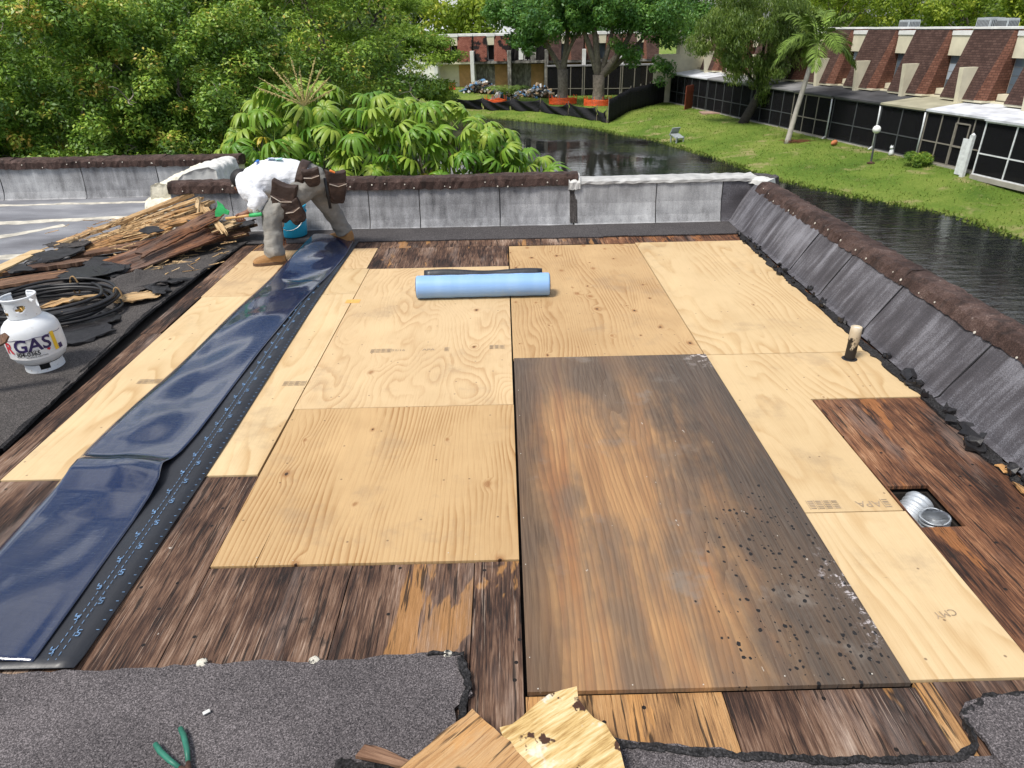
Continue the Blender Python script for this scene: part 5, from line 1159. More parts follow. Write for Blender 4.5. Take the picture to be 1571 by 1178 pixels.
def condenser(s, n, z, lb, w=.9, h=.8):
    o = empty('air_conditioner', apt(s, n, z), AANG); tag(o, lb, 'air conditioner', 'roof air conditioners')
    MB().b2(-w / 2, w / 2, -w / 2, w / 2, .12, h).build('casing', M['acm'], o, bevel=.03)
    for sx in (-1, 1):
        b = MB()
        for k in range(9): b.b2(-w * .42 + k * w * .098, -w * .42 + k * w * .098 + .045, sx * (w / 2 + .004) - .006, sx * (w / 2 + .004) + .006, .2, h - .12)
        b.build('grille', M['acd'], o)
    b = MB()
    for k in range(7): b.b2(-w / 2 - .012, -w / 2 + .0, -w * .4 + k * w * .12, -w * .4 + k * w * .12 + .05, .2, h - .12)
    b.build('side_grille', M['acd'], o)
    b = MB(); b.lathe([(0, h + .02), (w * .35, h + .03), (w * .4, h + .0)], 18); b.build('fan_guard', M['acd'], o)
    for sx in (-1, 1):
        for sy in (-1, 1): MB().b2(sx * w * .4 - .03, sx * w * .4 + .03, sy * w * .4 - .03, sy * w * .4 + .03, -.02, .12).build('leg', M['acd'], o)
condenser(20.0, 6.3, 1.0, 'tilted dark condenser on the roof nearest the palm'); condenser(13.8, 6.6, 1.0, 'large grey condenser on the roof right of centre', 1.0, .85); condenser(12.9, 6.9, 1.0, 'slatted condenser beside the large grey one', .8, .8); condenser(11.5, 14, 2.0, 'small condenser on the far rooftop at the right edge', .8, .7)
AB('roof_upstand', 'wallc', 4, 12.4, NW + 8, NW + 12, .5, 1.9); AB('roof_sheet', 'patio_w', -10, 12.5, NW + 6, NW + 8.9, 1.0, 1.25)

# burned row at the back of the pond
Bz = -4.6
B = Row('town_house_row', 'fire damaged town house row with red shingles behind the debris', (-7.4, 82.0), (17.2, 80.0), -5.4, 1)
def BB(nm, mat, a, b, c, d, e, f, par=None): return B.box(nm, mat, a, b, c, d, e, f, par)
# note: front of B faces the pond
for k in range(6):
    f = k * 4.12; burnt = k in (1, 2)
    x0, x1 = f + .05, f + 4.1
    base = G(-7.4 + f, 81) - .3
    BB('wall', 'wallc' if not burnt else 'soot', x0, x1, 2.2, 8, base, 1.0); BB('roof_edge', 'wallw', x0, x1, 1.55, 8.1, 1.0, 1.22)
    BB('porch_ceiling', 'wallc' if k < 1 else 'soot', x0, x1, .7, 2.2, -1.75, -1.52)
    BB('boarding', 'plyb', x0 + 2.3, x1 - .3, 2.1, 2.19, base, -1.9)
    mt = 'shingle_b' if k < 3 else 'shingle'; hp = 'shingle_b' if k < 3 else 'shingle_h'
    if k != 2:
        mansard(B, x0 + .05, x0 + 1.55, 1.6, .6, 1.05, -1.52, mt, hp, .35); 
    if k not in (2,): mansard(B, x0 + 2.35, x0 + 4.0, 1.6, .6, 1.05, -1.52, mt, hp, .35)
    g0, g1 = x0 + 1.55, x0 + 2.35
    if k == 2:
        for j in range(9):
            s = x0 + .2 + j * .42; o = MB().box((0, 0, 0), (.14, .10, U(1.6, 2.6)), (U(-.2, .2), U(-.18, .18), 0)).build('charred_stud', M['char'], B.root, loc=(s, 1.2, .0 - B.z - U(.2, .8)))
        BB('charred_void', 'char', x0 + .05, x1 - .1, 2.05, 2.2, -1.6, .8); BB('fallen_panel', 'wallw', x0 + 1.0, x0 + 1.5, .7, .8, -1.4, .6); BB('fallen_panel', 'soot', x0 + 2.3, x0 + 2.9, .9, 1.0, -1.5, .9)
    BB('fascia', 'wallc', g0, g1, 1.45, 2.2, .1, .95); BB('fascia_cap', 'wallw', g0 - .08, g1 + .08, 1.4, 2.25, .95, 1.25)
    wd = BB('window', 'wallw' if k < 3 else 'frame', g0, g1, 1.9, 2.0, -1.5, .1); MB().b2(g0 + .08, g1 - .08, 1.885, 1.9, -1.4 - B.z, .05 - B.z).build('pane', M['char' if k < 3 else 'glass'], wd)
    B.poly('fin_wall', 'wallw' if k not in (2, 3) else 'soot', [(f - .2, .35, base), (f + .2, .35, base), (f + .2, .1, -.45), (f - .2, .1, -.45), (f - .2, 2.3, base), (f + .2, 2.3, base), (f + .2, 2.3, -.45), (f - .2, 2.3, -.45)], [(0, 3, 2, 1), (0, 4, 7, 3), (1, 2, 6, 5), (3, 7, 6, 2)])
    if k >= 3:
        BB('porch_roof', 'patio_g', x0, x1, -.9, 1.0, -2.1, -1.98)
        BB('porch_screen', 'screen', x0, x1, -.82, -.815, base, -2.1)
        for j in range(4): BB('porch_post', 'frame', x0 + j * 1.3, x0 + j * 1.3 + .08, -.87, -.80, base, -2.1)
        BB('porch_rail', 'frame', x0, x1, -.86, -.81, base + .95, base + 1.02)
BB('far_wall', 'wallw', -6, -.3, 6, 9, -5, .3)

# ------------------------------------------------------------------ fences and yard things
M['blackfab'] = cloth('black fence fabric', (.014, .014, .017), .75, 3, .05); M['post'] = plain('wooden stake', (.20, .16, .12), .8)
sf = empty('silt_fence', (2, 66, G(2, 66))); tag(sf, 'sagging black silt fence along the pond bank', 'fence')
pts = [(-5.2, 71.5), (-2.0, 71.6), (.8, 70.3), (3.6, 68.0), (6.0, 65.0), (8.2, 61.8), (8.9, 60.6)]
for i in range(len(pts) - 1):
    (xa, ya), (xb, yb) = pts[i], pts[i + 1]
    def sfn(u, v, xa=xa, ya=ya, xb=xb, yb=yb, i=i):
        x, y = xa + (xb - xa) * u, ya + (yb - ya) * u; sag = .42 * math.sin(math.pi * u) ** .7 * (.7 + .3 * math.sin(i * 2.7))
        return (x - 2 + .12 * math.sin(9 * u + i + 5 * v), y - 66 - .25 * v * math.sin(math.pi * u) + .12 * math.sin(13 * u + 7 * v), G(x, y) - G(2, 66) - .03 + (1.15 - sag) * v)
    MB().grid(22, 8, sfn).build('fabric', M['blackfab'], sf, True, solid=.01)
for x, y in pts: MB().b2(-.03, .03, -.03, .03, -.2, 1.25).build('stake', M['post'], sf, loc=(x - 2, y - 66, G(x, y) - G(2, 66)))
bf_ = empty('screen_fence', (9.0, 60.5, G(9, 60.5))); tag(bf_, 'tall black fabric fence from the pond up to the cream wall', 'fence')
p0, p1_ = (9.0, 60.3), (16.3, 71.3); nseg = 6
for i in range(nseg):
    def ffn(u, v, i=i):
        t = (i + u) / nseg; x, y = p0[0] + (p1_[0] - p0[0]) * t, p0[1] + (p1_[1] - p0[1]) * t
        return (x - 9.0 + .03 * math.sin(20 * u), y - 60.5, G(x, y) - G(9, 60.5) + (1.95 - .06 * math.sin(math.pi * u)) * v)
    MB().grid(10, 4, ffn).build('fabric', M['blackfab'], bf_, True, solid=.01)
for i in range(nseg + 1):
    t = i / nseg; x, y = p0[0] + (p1_[0] - p0[0]) * t, p0[1] + (p1_[1] - p0[1]) * t
    MB().tube([(x - 9, y - 60.5 + .05, G(x, y) - G(9, 60.5) - .2), (x - 9, y - 60.5 + .05, G(x, y) - G(9, 60.5) + 2.1)], .035, 8).build('post', M['frame'], bf_)
M['orange'] = plain('orange safety mesh', (.75, .12, .025), .7, .25, 3)
def safety(cx, cy, rx, ry, lb, h=.72):
    o = empty('safety_fence', (cx, cy, G(cx, cy))); tag(o, lb, 'safety fence', 'orange safety fences')
    n = 10
    for i in range(n):
        a = 6.283 * i / n; MB().tube([(rx * math.cos(a), ry * math.sin(a), -.1), (rx * math.cos(a), ry * math.sin(a), h * 1.15)], .03, 6).build('stake', M['orange'], o)
    b = MB(); r = random.Random(int(cx * 10))
    top = [h * r.uniform(.45, .95) for _ in range(n)] ; top.append(top[0])
    for i in range(n):
        for j in range(5):
            z0 = top[i] * (j + .4) / 5; z1 = top[i + 1] * (j + .4) / 5; a0, a1 = 6.283 * i / n, 6.283 * (i + 1) / n
            b.tube([(rx * math.cos(a0), ry * math.sin(a0), z0), (rx * math.cos((a0 + a1) / 2), ry * math.sin((a0 + a1) / 2), (z0 + z1) / 2 - .03), (rx * math.cos(a1), ry * math.sin(a1), z1)], .045, 4)
        for j in range(4):
            t = j / 4; a0 = 6.283 * (i + t) / n; b.box((rx * math.cos(a0), ry * math.sin(a0), top[i] / 2), (.05, .05, top[i]))
    b.build('mesh_net', M['orange'], o)
safety(6.0, 71.3, 1.35, .9, 'orange safety fence round the left of the two big trunks'); safety(9.2, 69.3, 1.3, .9, 'orange safety fence round the right of the two big trunks'); safety(-.7, 73.2, 1.1, .6, 'orange safety fence round the young palm in front of the rubble')
# rubble in front of the burned houses
rr = random.Random(21)
cols = [plain('rubble ' + n_, c, .85, .3, 3) for n_, c in (('charcoal', (.03, .028, .027)), ('brown', (.13, .08, .05)), ('white', (.55, .54, .52)), ('tan', (.36, .26, .15)), ('blue', (.12, .25, .42)), ('grey', (.22, .22, .22)))]
for (cx, cy, sx, h, n_, lb) in ((-2.3, 78.5, 2.3, 1.1, 260, 'pile of burned rubble on the lawn before the houses'), (.3, 75.5, 1.2, .6, 120, 'low scatter of rubble beside the young palm'), (4.0, 77.5, 1.6, 1.3, 150, 'heap of pale and blue junk between the trunks'), (2.2, 78, 1.5, .5, 80, 'blackened rubble below the burned unit')):
    o = empty('rubble_pile', (cx, cy, G(cx, cy))); tag(o, lb, 'rubble pile', 'rubble before the burned houses')
    for mi in range(6):
        b = MB()
        for k in range(n_ // 6):
            x, y = rr.gauss(0, sx * .5), rr.gauss(0, .6); hh = h * max(.05, 1 - (x / sx) ** 2) * rr.uniform(.0, 1)
            b.box((x, y, hh), (rr.uniform(.1, .6), rr.uniform(.1, .4), rr.uniform(.04, .3)), (rr.uniform(-.8, .8), rr.uniform(-.8, .8), rr.uniform(0, 3)), jit=.04)
        q = b.build('rubble', cols[mi], o); q['kind'] = 'stuff'
b = MB(); b.b2(-.3, .3, -.02, .02, 0, .7).b2(-.35, -.28, -.05, .05, 0, .75).b2(.28, .35, -.05, .05, 0, .75); o = b.build('red_barrier', plain('red plastic', (.65, .06, .03), .5), loc=(-5.5, 80, G(-5.5, 80)), bevel=.02); tag(o, 'small red barrier beside the cream end unit', 'barrier')
# globe lamp on the lawn
lx, ly = 20.3, 37.2; lp = empty('globe_lamp', (lx, ly, G(lx, ly))); tag(lp, 'white globe lamp on a black post standing on the lawn', 'lamp post')
MB().tube([(0, 0, 0), (-.03, 0, .8), (-.07, 0, 1.6)], .05, 10).build('post', M['acd'], lp); MB().lathe([(0, .0), (.2, .0), (.2, .05), (.08, .09), (.06, .12)], 16).build('base', M['rust'], lp)
b = MB(); b.lathe([(math.sin(math.pi * i / 12) * .21, -math.cos(math.pi * i / 12) * .21) for i in range(13)], 20); b.build('globe', N('white globe', .3).out((.80, .80, .78)), lp, True, loc=(-.08, 0, 1.78))
# lawn chair, gate panel, white post, cat, shrub, curb slab
def yard(name, lb, cat, x, y, rz=0, z=None): o = empty(name, (x, y, G(x, y) if z is None else z), rz); tag(o, lb, cat); return o
ch = yard('lawn_chair', 'pale lawn chair lying at the edge of the pond', 'chair', 12.6, 50.2, .5)
MB().box((0, 0, .42), (.75, .7, .06), (.35, 0, 0)).build('seat', M['acm'], ch); MB().box((.1, .42, .70), (.75, .06, .6), (.5, 0, 0)).build('backrest', M['acm'], ch)
for sx in (-.32, .32):
    for sy in (-.3, .3): MB().b2(sx - .04, sx + .04, sy - .04, sy + .04, -.05, .42).build('leg', M['acm'], ch)
gt = yard('wooden_gate', 'red brown wooden gate panel standing beside a small bench', 'gate', 17.3, 65.0, AANG + 2.3)
for k in range(7): MB().b2(k * .24, k * .24 + .225, -.02, .02, .05, 2.0 + .03 * (k % 2)).build('board', M['redwood'] if 'redwood' in M else M.setdefault('redwood', plain('red stained wood', (.24, .060, .030), .8, .25, 3)), gt)
for z in (.4, 1.5): MB().b2(0, 1.68, .02, .06, z, z + .12).build('rail', M['redwood'], gt)
bn = yard('bench', 'small white bench beside the wooden gate', 'bench', 18.2, 63.8, AANG)
MB().b2(-.5, .5, -.2, .2, .42, .48).build('seat', M['framew'], bn)
for sx in (-.4, .4): MB().b2(sx - .03, sx + .03, -.15, .15, 0, .42).build('leg', M['framew'], bn)
MB_ = MB().prism([(-1.6, -.9), (1.8, -1.0), (1.9, .6), (-1.5, .8)], 0, .06); o = MB_.build('brick_patio', plain('pinkish pavers', (.36, .24, .19), .85, .2, 3), loc=(18.6, 61.0, G(18.6, 61.0))); tag(o, 'pinkish paved patch before the porches', 'paving')
wp = apt(4.5, -.75, -5.05); ws = yard('vinyl_fence_panel', 'white vinyl fence post and panel before the nearest porch', 'fence', wp[0], wp[1], AANG)
MB().b2(.7, .9, -.08, .08, 0, 2.0).build('post', M['framew'], ws); MB().lathe([(.12, 2.0), (.12, 2.04), (0, 2.12)], 4, (.8, 0, 0)).build('cap', M['framew'], ws); MB().b2(.9, 1.3, -.03, .03, .1, 1.8).build('panel', M['framew'], ws)
c1 = apt(11.0, -.35, -5.05); ct = yard('garden_figure', 'small white cat figure on the grass edge by the ivy porch', 'figure', c1[0], c1[1], .4)
MB().lathe([(0, 0), (.13, .02), (.14, .14), (.10, .3), (.07, .36), (0, .38)], 12).build('torso', M['framew'], ct, True); MB().lathe([(0, .34), (.09, .38), (.10, .45), (.06, .52), (0, .53)], 12, (-.05, 0, 0)).build('head', M['framew'], ct, True)
for sy in (-.06, .06): MB().lathe([(.03, 0), (0, .09)], 5, (-.05, sy, .50)).build('ear', M['framew'], ct)
o = yard('terracotta_urn', 'toppled orange garden pot on the lawn right of the palm', 'pot', 20.6, 42.7, .7)
MB().tube([(-.3, 0, .12), (-.1, 0, .15), (.15, 0, .16), (.25, 0, .15)], [.06, .14, .16, .12], 12).build('pot_wall', M['orange'] if False else plain('terracotta', (.48, .17, .07), .8), o, True)
# white downpipes between the porches
for s_, lb in ((9.43, 'white downpipe at the ivy porch corner'), (13.0, 'white downpipe between the two dark porches'), (17.6, 'bent white downpipe right of the palm trunk')):
    p = apt(s_, -.08, -4.9); o = empty('downpipe', p); tag(o, lb, 'downpipe', 'downpipes on the porches')
    MB().tube([(0, 0, -.05), (0, 0, 1.6), (0, .05, 2.3)], .045, 8).build('pipe', M['framew'], o, True); MB().tube([(0, 0, .05), (-.25, -.1, -.1)], .045, 8).build('elbow', M['framew'], o, True)
# ------------------------------------------------------------------ vegetation
def leaf_mat(name, els, rough=.45, trans=.35, yellow=None):
    a = N(name, rough, .4); at = a.n('Attribute', attribute_name='tint'); t = at.outputs['Fac']
    col = a.ramp(t, els)
    a.put(a.b.inputs['Base Color'], col)
    tr = a.n('BsdfTranslucent'); a.put(tr.inputs[0], a.mix(.5, col, (.25, .38, .03))); mx = a.n('MixShader'); mx.inputs[0].default_value = trans
    a.t.links.new(a.b.outputs[0], mx.inputs[1]); a.t.links.new(tr.outputs[0], mx.inputs[2]); a.t.links.new(mx.outputs[0], a.t.nodes['Material Output'].inputs[0]); return a.m
M['leaf_hedge'] = leaf_mat('hedge leaves', [(0, (.055, .12, .022)), (.4, (.16, .30, .042)), (.72, (.31, .45, .060)), (.92, (.45, .48, .08)), (1, (.56, .38, .08))], .45, .25)
M['leaf_inner'] = leaf_mat('inner leaves darkened for shade', [(0, (.022, .06, .012)), (1, (.07, .14, .025))])  # dark greens stand in for the shade deep in the crown
M['leaf_fern'] = leaf_mat('feathery leaves', [(0, (0.098, 0.194, 0.024)), (.5, (0.204, 0.339, 0.035)), (1, (0.388, 0.504, 0.049))], .6)
M['leaf_dark'] = leaf_mat('dark leaves', [(0, (0.031, 0.061, 0.017)), (.6, (0.071, 0.128, 0.031)), (1, (0.145, 0.187, 0.051))])
M['leaf_oak'] = leaf_mat('oak leaves', [(0, (0.048, 0.131, 0.039)), (.5, (0.105, 0.251, 0.056)), (1, (0.207, 0.371, 0.075))])
M['leaf_olive'] = leaf_mat('willowy leaves', [(0, (0.069, 0.121, 0.032)), (.5, (0.151, 0.231, 0.052)), (1, (0.302, 0.383, 0.091))])
M['leaf_yel'] = leaf_mat('yellow green leaves', [(0, (0.121, 0.189, 0.019)), (.5, (0.230, 0.324, 0.027)), (1, (0.432, 0.459, 0.047))], .6)  # yellow green foliage of the trees beyond the roofs
M['bark'] = plain('grey bark', (.17, .145, .115), .9, .4, 5, bump=.03); M['bark_d'] = plain('dark bark', (.045, .038, .032), .9, .4, 5, bump=.03); M['twig'] = plain('pale grey twigs', (.30, .26, .22), .9, .3, 8)
def unit(v): return v / np.maximum(np.linalg.norm(v, axis=1, keepdims=True), 1e-9)
def leaf_cloud(name, P, Nn, size, mat, parent, tint, asp=.45, axis=None):
    n = len(P); Nn = unit(Nn); r = RNG.normal(size=(n, 3)) if axis is None else axis + RNG.normal(size=(n, 3)) * .25
    a = unit(r - (r * Nn).sum(1, keepdims=True) * Nn); b = np.cross(Nn, a)
    L = (size * RNG.uniform(.65, 1.35, n))[:, None]; W = L * asp
    V_ = np.stack([P - a * L * .5, P + b * W * .5 + Nn * W * .12, P + a * L * .5 - Nn * L * .10, P - b * W * .5 + Nn * W * .12], 1).reshape(-1, 3)
    return np_mesh(name, V_, np.arange(4 * n).reshape(n, 4), mat, parent, tint)
def clumps(c, r, n, cr, shell=.55, zmin=-1.):
    """clump centres through an ellipsoid's outer volume"""
    d = unit(RNG.normal(size=(n * 3, 3))); d = d[d[:, 2] > zmin][:n]; k = len(d)
    rad = RNG.uniform(shell, 1.0, k)[:, None]
    return np.array(c) + d * rad * np.array(r), RNG.uniform(.7, 1.3, k) * cr
def fill(C, R, per, flat=.75, up=.5):
    P, Nn, T = [], [], []
    for c, r in zip(C, R):
        n = max(8, int(per * (r / R.mean()) ** 2)); d = unit(RNG.normal(size=(n, 3))); rad = RNG.uniform(.35, 1.0, n)[:, None] ** .7
        P.append(c + d * rad * r * np.array([1, 1, flat])); Nn.append(d * .8 + np.array([0, 0, up]) + RNG.normal(size=(n, 3)) * .55)
        T.append(np.clip(RNG.normal(.45, .20) + RNG.normal(0, .17, n), 0, .999))
    return np.concatenate(P), np.concatenate(Nn), np.concatenate(T)
def limb(b, a, e, r0, r1, bend=.15, n=5, seg=7):
    a, e = Vector(a), Vector(e); L = (e - a).length; j = Vector((U(-1, 1), U(-1, 1), U(-.3, 1))) * L * bend
    b.tube([a.lerp(e, t) + j * math.sin(math.pi * t) for t in [i / n for i in range(n + 1)]], [r0 + (r1 - r0) * i / n for i in range(n + 1)], seg)
def tree(name, label, base, C, R, per, size, mat, bark='bark', trunk_r=.25, fork=None, group=None, asp=.45, flat=.75, up=.5, nbr=14, cat='tree', axis=None, twigs=0, trunk=True):
    o = empty(name, base); tag(o, label, cat, group); B0 = np.array(base)
    P, Nn, T = fill(C, R, per, flat, up)
    ax = None if axis is None else np.tile(np.array(axis, float), (len(P), 1))
    leaf_cloud('crown', P - B0, Nn, size, M[mat], o, T, asp, ax)
    if trunk:
        b = MB(); fk = Vector(fork) - Vector(base) if fork is not None else Vector((0, 0, (C[:, 2].mean() - base[2]) * .55))
        limb(b, (0, 0, -.2), fk, trunk_r, trunk_r * .7, .03, 6, 10)
        b.build('trunk', M[bark], o, True)
        for i in RNG.choice(len(C), min(nbr, len(C)), False):
            b = MB(); limb(b, fk, C[i] - B0, trunk_r * U(.3, .55), trunk_r * .08, .14, 6, 7); b.build('limb', M[bark], o, True)
    if twigs:
        b = MB()
        for i in range(twigs):
            k = RNG.integers(len(P)); p = Vector(P[k] - B0)
            for q in range(4): limb(b, p, p + Vector((U(-.45, .45), U(-.45, .2), U(-.45, .3))), .012, .004, .25, 4, 4)
        q = b.build('bare_twig', M['twig'], o); q['kind'] = 'stuff'
    return o
_n = len(GRASS[0]); M['leaf_grass'] = leaf_mat('grass blades', [(0, (.085, .15, .02)), (.5, (.18, .255, .040)), (1, (.33, .34, .10))], .7, .3)
_nn = np.stack([RNG.normal(size=_n), RNG.normal(size=_n), np.zeros(_n) + .2], 1)
_hz = np.where(GRASS[2] < .5, .26, .13)
tag(leaf_cloud('lawn_grass', GRASS[0], _nn, _hz, M['leaf_grass'], None, np.clip(RNG.normal(.5, .25, _n), 0, .99), .35, GRASS[1]), 'longer grass blades over the lawn and along the pond bank', 'grass', kind='stuff')
HG = 'trees in the hedge behind the roof'
def hedge(lb, x, y, rx, ry, z0, z1, n, cr, per, size=.078, tw=22, mat='leaf_hedge', asp=.46, lobe=.62):
    """lobes of foliage with leaf tufts on their outer sides, so that shade collects between them"""
    c = (x, y, (z0 + z1) / 2); L, LR = clumps(c, (rx, ry, (z1 - z0) / 2), int(n / 3.5), lobe, .60)
    L = L[L[:, 1] < y + ry * .5]; C, R = [], []
    for p, r in zip(L, LR):
        d = unit(RNG.normal(size=(6, 3)) + np.array([0, -.55, .6])); C.append(p + d * r * RNG.uniform(.6, 1.05, 6)[:, None]); R.append(RNG.uniform(.7, 1.3, 6) * cr)
    tree('hedge_tree', lb, (x, y, G(x, y)), np.concatenate(C), np.concatenate(R), per, size, mat, 'bark', .18, group=HG, asp=asp, nbr=18, twigs=tw, up=.9)
hedge('dense glossy hedge tree at the far left of the roof', -11.6, 12.4, 2.7, 2.3, -5, 3.2, 720, .25, 165)
hedge('dense green hedge tree behind the side parapet', -8.0, 12.6, 2.4, 2.2, -5, 3.4, 720, .25, 165, tw=46)
hedge('speckled hedge tree just left of the umbrella tree', -5.6, 13.6, 2.2, 2.2, -5, 2.7, 660, .25, 165)
hedge('tall hedge tree behind the left hedge with sky showing through', -13.0, 18, 4.0, 3.0, -3, 5.0, 420, .42, 130, .105, lobe=.95)
hedge('yellowish hedge tree in the second row of the hedge', -9.0, 18.5, 3.4, 2.8, -3, 5.2, 420, .42, 130, .105, lobe=.95)
hedge('dull green hedge tree behind the umbrella tree', -5.4, 19, 2.9, 2.8, -4, 4.6, 400, .40, 130, .10, lobe=.95)
# feathery tree in tiers
def tiers(lb, base, levels, size, mat, per, group=None, name='feathery_tree', bark='bark_d', flat=.35):
    C, R = [], []
    for (x, y, z, rx, ry, n, cr) in levels:
        for i in range(n):
            a = U(0, 6.283); q = math.sqrt(U(0, 1)); C.append((x + rx * q * math.cos(a), y + ry * q * math.sin(a), z - .55 * q * q * rx * .5 + U(-.25, .25))); R.append(cr * U(.7, 1.3))
    tree(name, lb, base, np.array(C), np.array(R), per, size, mat, bark, .3, group=group, asp=.30, flat=flat, up=1.1, nbr=16)
tiers('feathery bright green tree in hanging tiers beyond the umbrella tree', (-6.0, 27.5, G(-6, 27.5)), [(-5.4, 27.5, 3.2, 2.3, 2, 50, .6), (-4.3, 26.5, 1.7, 2.4, 2, 60, .6), (-6.8, 27, 1.6, 2.6, 2, 60, .6), (-4.0, 26.5, .1, 2.2, 2, 60, .55), (-6.2, 26, -.1, 2.6, 2, 60, .6), (-3.6, 26.2, -1.2, 1.5, 1.6, 40, .5), (-6.0, 25.5, -1.9, 2.2, 1.8, 50, .55), (-5.2, 25.2, -3.0, 1.9, 1.6, 50, .5)], .15, 'leaf_fern', 230)
C, R = clumps((-9.3, 46, 2.2), (4.6, 4, 5.0), 120, 1.0, .55); tree('dark_tree', 'big dark tree left of the burned houses', (-9.5, 46, G(-9.5, 46)), C, R, 230, .24, 'leaf_dark', 'bark_d', .4)
C, R = clumps((-13, 36, 1.0), (7, 4, 6.5), 150, 1.2, .5); tree('dark_tree', 'dark tree filling the gap behind the hedge', (-13, 36, G(-13, 36)), C, R, 220, .24, 'leaf_dark', 'bark_d', .4)
C, R = clumps((-27, 30, .5), (8, 5, 6.5), 150, 1.3, .5); tree('dark_tree', 'broad dark tree far left behind the hedge', (-27, 30, G(-27, 30)), C, R, 200, .24, 'leaf_dark', 'bark_d', .4)
# the two big trunks in the burned yard
def bigtree(lb, x, y, fork_dz, arms, crown, n, seed, r=.55):
    base = (x, y, G(x, y)); o = empty('oak_tree', base); tag(o, lb, 'tree', 'big trees before the burned houses')
    b = MB(); fk = Vector((0, 0, fork_dz)); b.tube([(0, 0, -.3), (0, 0, .1), (.03, 0, fork_dz * .5), fk], [r * 1.5, r * 1.05, r * .88, r * .95], 12); b.build('trunk', M['bark'], o, True)
    CC = []
    for (dx, dy, dz, rr_) in arms:
        b = MB(); e = fk + Vector((dx, dy, dz)); limb(b, fk - Vector((0, 0, .3)), e, rr_, rr_ * .45, .08, 7, 9); b.build('limb', M['bark'], o, True)
        for k in range(3):
            b = MB(); e2 = e + Vector((dx * U(.1, .5) + U(-1, 1), U(-1.5, 1.5), U(.8, 2.5))); limb(b, e - Vector((dx, dy, dz)) * .1, e2, rr_ * .4, .05, .12, 5, 6); b.build('branch', M['bark'], o, True); CC.append(np.array(e2) + np.array(base))
    Cs, Rs = [], []
    for (cx, cy, cz, rx, ry, rz, k, cr) in crown:
        C, R = clumps((cx, cy, cz), (rx, ry, rz), k, cr, .35); Cs.append(C); Rs.append(R)
    P, Nn, T = fill(np.concatenate(Cs), np.concatenate(Rs), n, .8, .5)
    leaf_cloud('crown', P - np.array(base), Nn, .30, M['leaf_oak'], o, T, .5)
bigtree('left of the two big grey trunks ringed with orange fence', 5.95, 71.3, 3.1, [(-2.6, 0, 3.6, .3), (.4, .4, 4.6, .34), (2.3, -.4, 4.0, .22)], [(4.0, 71, 2.6, 3.6, 4, 2.2, 50, .95), (7.5, 70.5, 3.4, 4.0, 4, 2.0, 46, 1.0), (2.2, 71, 1.0, 1.7, 2, 1.4, 14, .75), (1.0, 72, 3.4, 2.6, 3, 1.5, 24, .85)], 190, 1)
bigtree('right of the two big grey trunks with spreading limbs', 9.25, 69.4, 2.7, [(-2.2, .2, 5.2, .36), (-.9, .2, 5.6, .36), (2.9, 0, 3.6, .40), (4.4, .4, 3.4, .3), (1.2, .5, 4.6, .3)], [(9.0, 69, 3.8, 4.2, 4, 2.0, 56, 1.0), (13.5, 69, 3.0, 4.0, 4, 2.2, 56, 1.0), (16.0, 70, 2.0, 2.2, 3, 2.0, 22, .9), (11.5, 68.5, -.4, 1.8, 2, 1.0, 12, .7), (15.2, 68, -1.6, 1.3, 1.4, 1.5, 10, .6)], 190, 2, .62)
# leaning olive tree
bx, by = 18.6, 54.0; base = (bx, by, G(bx, by)); o = empty('willow_tree', base); tag(o, 'leaning dark trunked tree with drooping grey green leaves', 'tree')
b = MB(); b.tube([(-.1, 0, -.2), (.1, 0, .4), (.7, 0, 1.6), (1.3, 0, 3.2)], [.42, .34, .32, .28], 10); b.build('trunk', M['bark_d'], o, True)
Cs, Rs = [], []
for (dx, dy, dz, r_) in ((-2.2, -.5, 3.4, .14), (-3.8, 0, 4.0, .12), (.3, 0, 5.2, .17), (2.0, .3, 5.0, .14), (-.8, -.8, 4.8, .14), (1.2, -.6, 3.0, .1), (-4.6, .3, 5.0, .1)):
    b = MB(); limb(b, (1.0, 0, 2.4), (1.0 + dx, dy, 2.2 + dz), r_, .04, .12, 6, 7); b.build('limb', M['bark_d'], o, True)
for (cx, cy, cz, rx, ry, rz, k, cr) in ((15.9, 53.5, 1.4, 2.3, 3, 2.0, 40, .7), (18.0, 53.5, 2.4, 3.4, 3, 2.2, 50, .8), (21.0, 54, 1.0, 2.2, 2.4, 2.6, 36, .75), (16.8, 53, -.9, 1.7, 2, 1.2, 16, .6), (19.6, 53.5, -1.2, 1.6, 1.8, 1.6, 20, .6), (20.0, 53.4, -2.9, 1.0, 1.0, .9, 9, .5)):
    C, R = clumps((cx, cy, cz), (rx, ry, rz), k, cr, .3); Cs.append(C); Rs.append(R)
P, Nn, T = fill(np.concatenate(Cs), np.concatenate(Rs), 210, 1.0, .1)
leaf_cloud('crown', P - np.array(base), Nn, .30, M['leaf_olive'], o, T, .22, np.tile(np.array([.15, 0, -1.]), (len(P), 1)))
